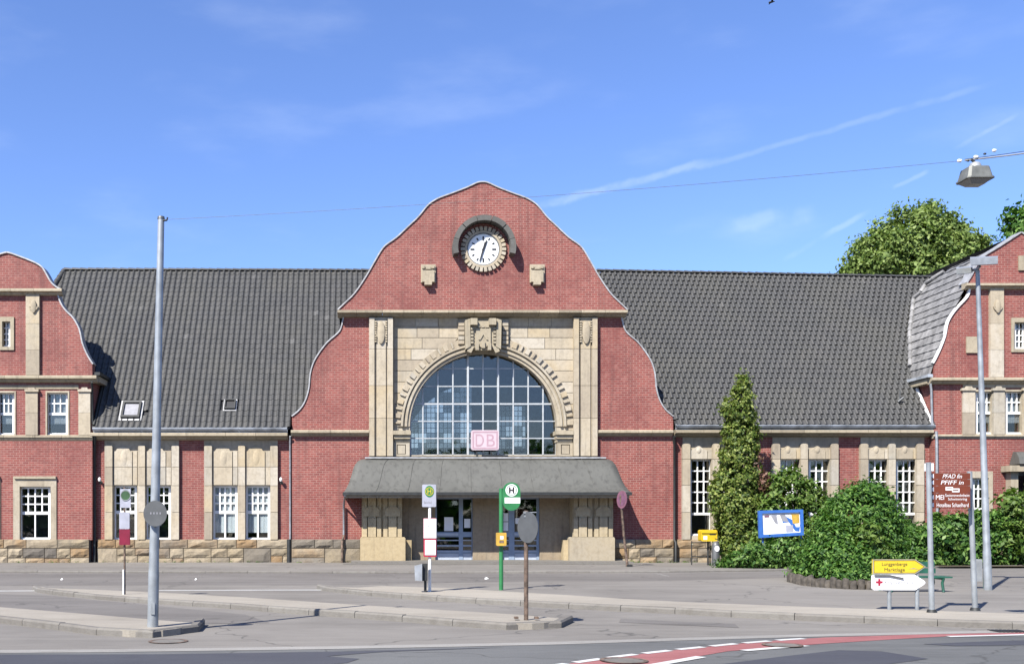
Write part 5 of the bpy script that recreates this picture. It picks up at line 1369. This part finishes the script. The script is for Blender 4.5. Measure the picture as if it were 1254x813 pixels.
# wall lamps
wlabels = ('small wall lamp on the brick beside the left downpipe', 'small wall lamp on the brick right of the blinds windows')
wl0 = thing('wall_lamp', P(123, 592, YM), wlabels[0], 'wall lamp', 'wall lamps on the left range')
q = P(123.5, 589, YM)
MB().disc((q.x, q.z-.05), .07, .07, YM-.03, YM-.001, 14).build('wall_plate', M['iron'], wl0)
MB().tube([q+Vector((0, -.02, -.05)), q+Vector((.0, -.16, -.05)), q+Vector((0, -.2, .0))], .022, 8).build('arm', M['iron'], wl0)
MB().tube([q+Vector((0, -.2, z)) for z in (-.02, .01, .07, .13, .15)], [.035, .055, .062, .04, .01], 12).build('lamp_globe', M['white'], wl0)
for (x, y, lb) in ((344.5, 589, wlabels[1]),):
    c = wl0.copy(); COL.objects.link(c); c.location = wl0.location+(P(x, y, YM)-q); c['label'] = lb; ORG[c.name] = Vector(c.location)
    for ch in list(wl0.children): d = ch.copy(); COL.objects.link(d); d.parent = c

# ------------------------------------------------------------------ signs
def pole(t, px, y0, y1, Y, r, mat, zbase=None, lean=0, name='pole'):
    a, b = P(px, y1, Y), P(px+lean, y0, Y)
    if zbase is not None: a.z = zbase-.05
    MB().tube([a, b], r, 10).build(name, M[mat], t)
def rbox(m, x0, x1, y0, y1, Yf, Yb, rad=1.2):
    pts = []
    for cx_, cy_, a0 in ((x1-rad, y1-rad, 0), (x0+rad, y1-rad, 90), (x0+rad, y0+rad, 180), (x1-rad, y0+rad, 270)):
        for q in range(4): t_ = R(a0+30*q); pts.append((cx_+rad*math.cos(t_), cy_+rad*math.sin(t_)))
    m.pplate(pts, [], Yf, Yb)
# DB light box on the arched window
YDB = YC-.02
DB = thing('station_sign', P(594, 557, YDB), 'faded pink light box lettered DB standing before the arched window', 'sign')
o = MB(); rbox(o, 577, 611, 526.5, 551, YDB, YDB+.16, 2.5); o.build('light_box', M['db'], DB)
o = MB(); rg = lambda i: rect(578.6+i, 609.4-i, 528+i, 549.5-i)
o.pplate(rg(0), [rg(1.6)], YDB-.006, YDB-.001); o.build('sign_border', M['dbtext'], DB)
text_obj('D', 582.5, 592.5, 531.5, 546.5, YDB, M['dbtext'], DB); text_obj('B', 596, 606, 531.5, 546.5, YDB, M['dbtext'], DB)
for x in (584, 602): pb('bracket', 'iron', lambda m: m.pbox(x-.8, x+.8, 550.5, 558.5, YDB+.05, YDB+.1), DB)
pb('bracket', 'iron', lambda m: m.pbox(590, 622, 556.8, 558.4, YDB+.04, YDB+.12), DB)
# grey round sign back on the left mast
Yn = Yl-.16
SB = thing('round_sign', P(190, 643, Yn), 'grey back of a round traffic sign clamped to the left mast', 'traffic sign')
c = P(190, 628.5, Yn)
pb('sign_plate', 'signback', lambda m: m.disc((c.x, c.z), 14.4*Yn/F, 15.8*Yn/F, Yn, Yn+.012, 36), SB)
pb('clamp', 'galv', lambda m: m.pbox(183, 197, 640, 643.5, Yn+.013, Yn+.05), SB)
text_obj('- - - -', 184, 197, 627, 629.5, Yn, M['softink'], SB, 'stamped_mark')
# far left stop sign
y_ = Yat(726, .12); 
S1 = thing('bus_stop_sign', P(152, 726, y_), 'small bus stop sign with crimson lower panel on a thin rusty pole at the left', 'bus stop sign', 'bus stop signs on the islands')
pole(S1, 152.6, 596, 726, y_, .022, 'rust', .12)
pole(S1, 151.2, 697, 726, y_-.03, .018, 'white', .12, name='pole_sleeve')
f_ = y_-.03
pb('sign_panel', 'signgrey', lambda m: rbox(m, 147, 160, 598.5, 621.5, f_, f_+.02), S1)
cS = P(153.8, 606.5, f_); kS = f_/F
pb('stop_disc', 'dullgreen', lambda m: m.disc((cS.x, cS.z), 6.0*kS, 7*kS, f_-.006, f_-.001, 24), S1)
pb('disc_rim', 'softink', lambda m: m.ring((cS.x, cS.z), 5.6*kS, 6.5*kS, f_-.01, f_-.0065, n=28), S1)
pb('timetable_case', 'signgrey', lambda m: rbox(m, 146, 158.5, 627, 647.5, f_-.03, f_+.02), S1)
pb('timetable_case', 'crimson', lambda m: rbox(m, 146, 159, 647.8, 667, f_-.035, f_+.02, .6), S1)
# white pole bus stop sign
y_ = Yat(724, .104); f_ = y_-.05
S2 = thing('bus_stop_sign', P(527, 724, y_), 'white bus stop pole with two white timetable cases before the left door', 'bus stop sign', 'bus stop signs on the islands')
pole(S2, 526.3, 593, 724, y_, .034, 'white', .104)
pb('sign_panel', 'signgrey', lambda m: rbox(m, 517, 534, 593, 620.5, f_, f_+.02), S2)
cS = P(525.8, 601.5, f_); kS = f_/F
pb('stop_disc', 'green', lambda m: m.disc((cS.x, cS.z), 5.6*kS, 7*kS, f_-.006, f_-.001, 28), S2)
pb('stop_disc', 'yellow', lambda m: m.ring((cS.x, cS.z), 4.3*kS, 4.9*kS, f_-.011, f_-.0065, n=28), S2)
text_obj('H', 523.6, 528, 598.6, 604.4, f_-.008, M['yellow'], S2)
text_obj('Bahnhof', 519.5, 529, 613.5, 616.5, f_, M['softink'], S2)
f_ -= .02
c1_ = pb('timetable_case', 'red', lambda m: rbox(m, 518.6, 534.4, 634.3, 659.8, f_, f_+.06, .8), S2)
pb('timetable', 'paper', lambda m: m.pbox(518.9, 534.2, 634.8, 658.6, f_-.012, f_-.001), c1_)
c2_ = pb('timetable_case', 'red', lambda m: rbox(m, 518.8, 534.4, 660, 681.5, f_, f_+.06, .8), S2)
pb('timetable', 'paper', lambda m: m.pbox(520.4, 533.6, 661, 679.3, f_-.012, f_-.001), c2_)
pb('print', 'softink', lambda m: [m.pbox(525, 530, 638+i*1.7, 638.5+i*1.7, f_-.0135, f_-.0125) for i in range(4)]+[m.pbox(523.5, 525, 643, 644.5, f_-.0135, f_-.0125)]+[m.pbox(520.5+k*3.4, 522.8+k*3.4-random.random(), 647+i*1.5, 647.35+i*1.5, f_-.0135, f_-.0125) for i in range(7) for k in range(4)], c1_)
pb('print', 'softink', lambda m: [m.pbox(524, 529, 664+i*1.7, 664.4+i*1.7, f_-.0135, f_-.0125) for i in range(3)]+[m.pbox(521.5+k*3.8, 524.2+k*3.8-random.random(), 670+i*1.4, 670.3+i*1.4, f_-.0135, f_-.0125) for i in range(5) for k in range(3)], c2_)
# litter bin beside it
y_ = Yat(725, .104)+.1
LB = thing('litter_bin', P(518, 725, y_), 'grey metal litter bin on a dark post beside the white bus stop pole', 'litter bin')
pole(LB, 520.8, 690, 725, y_, .03, 'iron', .104, name='post')
pb('bin_body', 'gutter', lambda m: m.add([P(507.5, 692.5, y_-.22), P(517, 690, y_-.22), P(517, 690, y_+.1), P(507.5, 692.5, y_+.1), P(508.2, 710.5, y_-.2), P(517, 711, y_-.2), P(517, 711, y_+.1), P(508.2, 710.5, y_+.1)], [(0, 1, 5, 4), (1, 2, 6, 5), (2, 3, 7, 6), (3, 0, 4, 7), (4, 5, 6, 7), (0, 1, 2, 3)]), LB)
pb('bin_back', 'iron', lambda m: m.pbox(517.2, 523.5, 690, 711, y_-.12, y_+.04), LB)
# green pole stop sign
y_ = Yat(722, .104); f_ = y_-.04
S3 = thing('bus_stop_sign', P(613.7, 722, y_), 'green bus stop pole with rounded green H sign and yellow box', 'bus stop sign', 'bus stop signs on the islands')
pole(S3, 613.7, 598, 722, y_, .05, 'green', .104)
def cap(m, x0, x1, y0, y1, Yf, Yb):
    r = (x1-x0)/2; cx_ = (x0+x1)/2
    m.pplate([(cx_+r*math.cos(R(a)), y0+r-r*math.sin(R(a))) for a in range(0, 181, 15)]+[(cx_+r*math.cos(R(a)), y1-r-r*math.sin(R(a))) for a in range(180, 361, 15)], [], Yf, Yb)
pb('sign_panel', 'green', lambda m: cap(m, 615.5, 637.3, 590.3, 625, f_, f_+.025), S3)
cS = P(626.5, 600, f_); kS = f_/F
pb('stop_disc', 'paper', lambda m: m.ring((cS.x, cS.z), 6.4*kS, 7.5*kS, f_-.006, f_-.001, n=30), S3)
pb('stop_disc', 'paper', lambda m: m.disc((cS.x, cS.z), 5.5*kS, 5.5*kS, f_-.006, f_-.001, 30), S3)
pb('lettering', 'ink', lambda m: [m.pbox(623.2, 625.2, 596.2, 603.8, f_-.010, f_-.007), m.pbox(627.8, 629.8, 596.2, 603.8, f_-.010, f_-.007), m.pbox(625.2, 627.8, 599.0, 601.0, f_-.010, f_-.007)], S3)
pb('name_strip', 'paper', lambda m: m.pbox(618, 637, 609, 616, f_-.006, f_-.001), S3)
bx = pb('ticket_box', 'amber', lambda m: rbox(m, 608, 620.2, 652, 668, f_-.12, f_-.012, 1), S3)
pb('box_window', 'paper', lambda m: m.pbox(612.5, 616.5, 656, 660, f_-.125, f_-.121), bx); pb('box_slot', 'rust', lambda m: m.pbox(611.5, 617, 661.5, 664.5, f_-.125, f_-.121), bx)
# sign seen from behind on the long island
y_ = Yat(757, .12); f_ = y_-.06
S4 = thing('round_sign', P(644.5, 757, y_), 'dark back of a round traffic sign on a rusty island pole', 'traffic sign')
pole(S4, 644.3, 625, 757, y_, .036, 'rust', .12)
c = P(646, 645.5, f_-.03); kS = f_/F
pl = MB()
n = 36; an = R(61)
v = []
for dy in (0, .012): v += [(c.x+20*kS*math.cos(2*math.pi*q/n)*math.cos(an)+dy*math.sin(an), c.y-20*kS*math.cos(2*math.pi*q/n)*math.sin(an)+dy*math.cos(an), c.z+19*kS*math.sin(2*math.pi*q/n)) for q in range(n)]
pl.add(v, [tuple(range(n)), tuple(range(n, 2*n))[::-1]]+[(q, (q+1) % n, n+(q+1) % n, n+q) for q in range(n)]); pl.build('sign_plate', M['signback'], S4)
pb('clamp', 'galv', lambda m: [m.pbox(641.6, 646, 626, 628.5, y_-.05, y_+.03), m.pbox(642, 646, 631, 633, y_-.05, y_+.03), m.pbox(646, 657, 626.5, 627.5, y_-.03, y_)], S4)
pb('foot_bolt', 'rust', lambda m: [m.box(S4.location.x+d-.03, S4.location.x+d+.03, y_-.05, y_+.05, .118, .15) for d in (-.16, .16)], S4)
# leaning sign at the foot of the gable
y_ = 37.3; S5 = thing('round_sign', P(768.5, 693, y_), 'leaning round sign with dull red rim below the right canopy corner', 'traffic sign')
MB().tube([P(768.5, 693, y_)+Vector((0, 0, -.05)), P(764, 655, y_), P(760, 606, y_)], [.05, .046, .04], 8).build('pole', M['rust'], S5)
def edge_disc(rf, dy):
    m = MB(); n = 28; c = P(761.3, 611.5, y_-.06); kk = y_/F; an = R(71); tilt = R(-7); v = []
    for t_ in (0, .02):
        for q in range(n):
            u, w = 11.0*kk*rf*math.cos(2*math.pi*q/n), 11.0*kk*rf*math.sin(2*math.pi*q/n)
            u2, w2_ = u*math.cos(an), w
            xx, zz_ = u2*math.cos(tilt)-w2_*math.sin(tilt)*.35, w2_*math.cos(tilt)+u2*math.sin(tilt)
            v.append((c.x+xx+(t_+dy)*math.sin(an), c.y-u*math.sin(an)+(t_-0)*math.cos(an)+dy*math.cos(an), c.z+zz_))
    m.add(v, [tuple(range(n)), tuple(range(n, 2*n))[::-1]]+[(q, (q+1) % n, n+(q+1) % n, n+q) for q in range(n)]); return m
edge_disc(1, 0).build('sign_rim', M['pinkish'], S5); edge_disc(.72, -.006).build('sign_face', M['mauve'], S5)  # shade on the sign is put into the rim and face colours
MB().box(S5.location.x-.04, S5.location.x+.16, y_-.1, y_+.1, .06, .14).build('foot_block', M['iron'], S5)
# brown direction sign on two posts
a1, a2 = G(1141.2, 749.5, .104), G(1194.2, 747, .104); ybs = (a1.y+a2.y)/2
BS = thing('direction_sign', (a1+a2)/2, 'brown sign with white lettering on two pale posts', 'direction sign')
for q, tx, ty in ((a1, 1137, 566), (a2, 1187.3, 577)):
    tp = P(tx, ty, q.y)
    MB().tube([q-Vector((0, 0, .05)), q.lerp(tp, .5), tp], [.046, .044, .042], 12).build('post', M['galv'], BS)
    MB().tube([q-Vector((0, 0, .02)), q+Vector((0, 0, .05))], [.09, .07], 10).build('post_foot', M['iron'], BS)
f_ = ybs-.06
pb('post_cap', 'paper', lambda m: m.pbox(1134.5, 1143.5, 567, 576.5, f_-.02, f_+.05), BS)
ys_ = [579, 586.6, 594.4, 603.2, 614.2, 621.6]
pan = ((579.2, 586.4), (586.8, 594.4), (594.8, 603.2), (603.6, 613.8), (614.2, 621.8)) 
sc_ = lambda y: 578.6+(y-579)*(622.4-578.6)/(621.8-579)
for i, (u, w) in enumerate(pan):
    bd = pb('sign_board', 'brown', lambda m: m.pbox(1140.2, 1188.2, u, w, f_, f_+.03), BS)
    mid = (u+w)/2
    pb('arrow', 'paper', lambda m: m.pplate([(1139.8, mid), (1142.6, mid-2.6), (1143.6, mid-2.6), (1143.6, mid+2.6), (1142.6, mid+2.6)], [], f_-.004, f_-.001), BS)
    if i == 0: text_obj('PFAD fin', 1154, 1178, u+1.2, w-1, f_, M['paper'], bd, shear=.35)
    if i == 1: text_obj('PFIFF in', 1152, 1180, u+1.2, w-1.4, f_, M['paper'], bd, shear=.2)
    if i == 2:
        pb('emblem', 'paper', lambda m: [m.pplate(rect(1158, 1167, u+1.2, w-3), [rect(1159, 1166, u+2.6, u+3.6)], f_-.004, f_-.001), m.pplate(rect(1166, 1175, u+3, w-.8), [rect(1167, 1174, w-4, w-2.6)], f_-.006, f_-.003)], bd)
    if i == 3:
        text_obj('MEI', 1146, 1156, u+2.2, w-2.2, f_, M['paper'], bd)
        text_obj('Seniorenwohnheim', 1157.5, 1187, u+.9, u+4.3, f_, M['paper'], bd); text_obj('Schwimmring', 1161, 1184, u+5.7, w-.6, f_, M['paper'], bd)
    if i == 4: text_obj('Hotelbau Schaelhard', 1147, 1186, u+1.5, w-1.3, f_, M['paper'], bd)
# yellow and white arrow signs
b1, b2_ = G(1089, 746, .104), G(1123, 746, .104); f_ = b1.y-.05
YS = thing('direction_sign', (b1+b2_)/2, 'low pair of arrow signs, yellow over white with a red cross', 'direction sign')
for q in (b1, b2_): MB().tube([q-Vector((0, 0, .05)), Vector((q.x, q.y, fz(690, q.y)))], .034, 10).build('post', M['galv'], YS)
def arrow(x0, xs_, x1, y0, y1, i=0): 
    m_ = (y0+y1)/2; return [(x0+i, y1-i), (xs_-i*.3, y1-i), (x1-i*1.4, m_), (xs_-i*.3, y0+i), (x0+i, y0+i)]
yb1 = pb('sign_board', 'yellow', lambda m: m.pplate(arrow(1069, 1121, 1134, 684.6, 702.6), [], f_, f_+.04), YS)
pb('sign_border', 'verge', lambda m: m.pplate(arrow(1069, 1121, 1134, 684.6, 702.6, .05), [arrow(1069, 1121, 1134, 684.6, 702.6, .8)], f_-.003, f_-.001), yb1)
pb('sign_border', 'ink', lambda m: m.pplate(arrow(1069, 1121, 1134, 684.6, 702.6, 1.3), [arrow(1069, 1121, 1134, 684.6, 702.6, 1.75)], f_-.003, f_-.001), yb1)
text_obj('Lunggenberge', 1080, 1111, 688.3, 693.6, f_, M['ink'], yb1); text_obj('Marktlage', 1083, 1108, 695.2, 700.4, f_, M['ink'], yb1)
pb('scratch', 'softink', lambda m: m.pplate([(1113, 696.5), (1119, 695.2), (1126, 697.2), (1120, 696.2)], [], f_-.003, f_-.001), yb1)
wb1 = pb('sign_board', 'paper', lambda m: m.pplate([(1070, 722.2), (1121, 722.2), (1131.5, 715.5), (1133.5, 713), (1131.5, 710.5), (1120, 703.2), (1070, 703.2), (1068.3, 705), (1068.3, 720.4)], [], f_, f_+.04), YS)
pb('red_cross', 'red', lambda m: [m.pbox(1072.7, 1081, 711.2, 713.8, f_-.003, f_-.001), m.pbox(1075.5, 1078.2, 708.4, 711.1, f_-.003, f_-.001), m.pbox(1075.5, 1078.2, 713.9, 716.8, f_-.003, f_-.001)], wb1)
text_obj('Krankenhaus', 1083, 1118, 710.3, 715.2, f_, M['softink'], wb1)
pb('bent_strip', 'signback', lambda m: m.pplate([(1071.5, 705.2), (1090, 705.2), (1107, 708.6), (1106.5, 707.2), (1090, 703.6), (1071.5, 703.5)], [], f_-.03, f_-.005), wb1)
# grey box on a thin post behind the right lamp
y_ = Yat(720, .104)
GB = thing('litter_bin', P(1204, 720, y_), 'pale grey bin plate on a thin green post beside the twin headed lamp', 'litter bin')
pole(GB, 1205, 688, 720, y_, .02, 'benchgreen', .104, name='post')
pb('bin_body', 'lampmetal', lambda m: rbox(m, 1194, 1203, 684.5, 711.5, y_-.06, y_+.12, .8), GB)
# bench
y_ = Yat(724, .104); kb = y_/F
BN = thing('park_bench', P(1117, 724, y_), 'dark green park bench behind the arrow signs', 'bench')
X0, X1 = fx(1078, y_), fx(1157, y_)
for i, (za, zb_) in enumerate(((.50, .61), (.64, .76))):
    MB().box(X0, X1-.06, y_+.26+i*.04, y_+.29+i*.04, za, zb_).build('back_slat', M['benchgreen'], BN)
for i in range(4): MB().box(X0, X1+.05, y_-.22+i*.115, y_-.125+i*.115, .415, .45).build('seat_slat', M['benchgreen'], BN)
for x in (X0+.14, X1-.14):
    MB().tube([(x, y_-.2, .1), (x, y_-.15, .3), (x, y_-.2, .41)], .03, 8).build('leg', M['benchgreen'], BN)
    MB().tube([(x, y_+.3, .1), (x, y_+.2, .3), (x, y_+.24, .45), (x, y_+.32, .76)], .03, 8).build('leg', M['benchgreen'], BN)
    MB().tube([(x, y_-.2, .4), (x, y_+.24, .4)], .025, 6).build('seat_bearer', M['benchgreen'], BN)
# blue noticeboard
y_ = 36.9; NB = thing('noticeboard', P(957, 690, y_), 'blue framed glass noticeboard full of papers among the shrubs', 'noticeboard')
for x in (934, 981): pole(NB, x, 640, 690, y_+.08, .035, 'blue', .06, name='post')
def q4(m, pts, holes, Yf, Yb): m.pplate(pts, holes, Yf, Yb)
outer = [(930, 658.5), (984.5, 655), (983.5, 623.5), (929, 625)]
inn = [(934.5, 654.5), (981, 651.5), (980, 627), (933.5, 628.5)]
fr_ = pb('frame', 'blue', lambda m: q4(m, outer, [inn], y_-.06, y_+.05), NB)
pb('back_board', 'paper', lambda m: q4(m, [(933, 655.5), (982, 652.5), (981, 626), (932.5, 627.5)], [], y_, y_+.03), NB)
for pts, mt in (([(958, 640), (966, 639), (974, 650), (979, 650.5), (980, 640), (979, 645), (975, 645), (970, 636), (962, 632)], 'blue'), ([(944, 631), (951, 630.5), (953, 642), (949, 640)], 'softink'), ([(955, 630), (961, 629), (966, 639), (958, 638)], 'softink'), ([(969, 629), (978.5, 629), (979, 640), (971, 641)], 'amber'), ([(936, 631), (942, 630.8), (942.5, 633), (936.2, 633.4)], 'pinkish'), ([(962, 643), (971, 642.5), (971.5, 651), (963, 651.5)], 'signgrey')):
    pb('notice', mt, lambda m: m.pplate(pts, [], y_-.006-.003*random.random(), y_-.001), NB)
# mailbox with its railing and a grey bollard
y_ = 38.6; MX = thing('mailbox', P(868, 692, y_), 'yellow mailbox on a post in front of the tall window', 'mailbox')
pole(MX, 867, 660, 692, y_+.05, .035, 'iron', .06, name='post')
bxm = pb('box', 'postyellow', lambda m: [rbox(m, 858.5, 878.5, 648.5, 662.5, y_-.25, y_+.12, 2)], MX)
pb('flap', 'postyellow', lambda m: m.pbox(859.5, 877.5, 649.5, 652.5, y_-.29, y_-.251), bxm)
pb('slot', 'iron', lambda m: m.pbox(869, 876.5, 653.5, 654.8, y_-.258, y_-.251), bxm)
pb('emblem', 'ink', lambda m: m.ring((fx(874.5, y_), fz(658, y_)), .045, .07, y_-.256, y_-.251, R(200), R(420), 14), bxm)
pb('label_plate', 'paper', lambda m: m.pbox(861.5, 866, 656, 660.5, y_-.256, y_-.251), bxm)
y2 = 38.2; BO = thing('bollard', P(876.5, 691, y2), 'dark bollard with a round white sticker under the mailbox', 'bollard')
MB().tube([P(876.5, 692, y2), P(876.5, 668, y2), P(876.5, 664, y2), P(876.5, 662.5, y2)], [.15, .15, .12, .03], 14).build('body', M['signback'], BO)
pb('sticker', 'paper', lambda m: m.disc((fx(878, y2-.16), fz(671.5, y2-.16)), .09, .11, y2-.165, y2-.16, 18), BO)
RL = thing('railing', P(858, 691, 38.9), 'low dark iron railing before the plinth beside the mailbox', 'railing')
for x in (847, 869.5): pole(RL, x, 662, 691, 38.9, .022, 'iron', .06, name='post')
for y in (664, 681): MB().tube([P(847, y, 38.9), P(869.5, y, 38.9)], .02, 8).build('rail', M['iron'], RL)
MB().tube([P(872, 671, 38.7), P(872, 692, 38.7)], .03, 8).build('post', M['verge'], RL)
# bird high above
BD = thing('bird', P(945, 3, 62), 'tiny dark bird flying high in the blue sky', 'bird')
q = P(945, 3, 62)
mb = MB(); mb.tube([q+Vector((-.2, 0, -.02)), q+Vector((-.12, 0, 0)), q, q+Vector((.12, 0, .03)), q+Vector((.2, 0, .03))], [.01, .04, .055, .035, .008], 8)
for d in (-1, 1): mb.add([q+Vector((-.06, 0, .02)), q+Vector((.08, 0, .03)), q+Vector((.03, d*.25, .1)), q+Vector((-.02, d*.42, .04)), q+Vector((-.08, d*.22, .08))], [(0, 1, 2, 3, 4)])
mb.build('body', M['feather'], BD)
# trees on the far side of the square (behind the viewer), mirrored in the window panes
tw = bpy.data.objects.new('far_trees', None)
bl = [(x+random.uniform(-3, 3), -42+random.uniform(-4, 4), random.uniform(4, 5.5), random.uniform(5, 7.5), 5, random.uniform(4, 6)) for x in range(-70, 90, 9)]
pts, nr = blob_points(bl, 900, 8, .9, .3)
bpy.data.objects.remove(tw)
o = leaf_mesh('far_trees', pts, nr, 1.6, M['leaf_bush'], None, .7, .3)
tag(o, 'line of trees on the far side of the square', 'trees', kind='stuff')
# weeds along the foot of the plinth
wp = []
for _ in range(80):
    x = random.choice((random.uniform(-90, 430), random.uniform(760, 905))); q = P(x, 690, (YW if x < 112 else YM if x < 355 or x > 830 else YC)-.17); h = random.uniform(.4, 1.3)
    wp += [(q.x+random.gauss(0, .06), q.y+random.uniform(-.05, .04), .06+abs(random.gauss(0, .045))*h) for _ in range(random.choice((3, 5, 14)))]
wp = np.array(wp); o = leaf_mesh('weeds', wp, np.tile((0, -.4, .6), (len(wp), 1)), .06, M['leaf_pale'], None, .4, .4)
tag(o, 'small weeds along the foot of the plinth', kind='stuff')
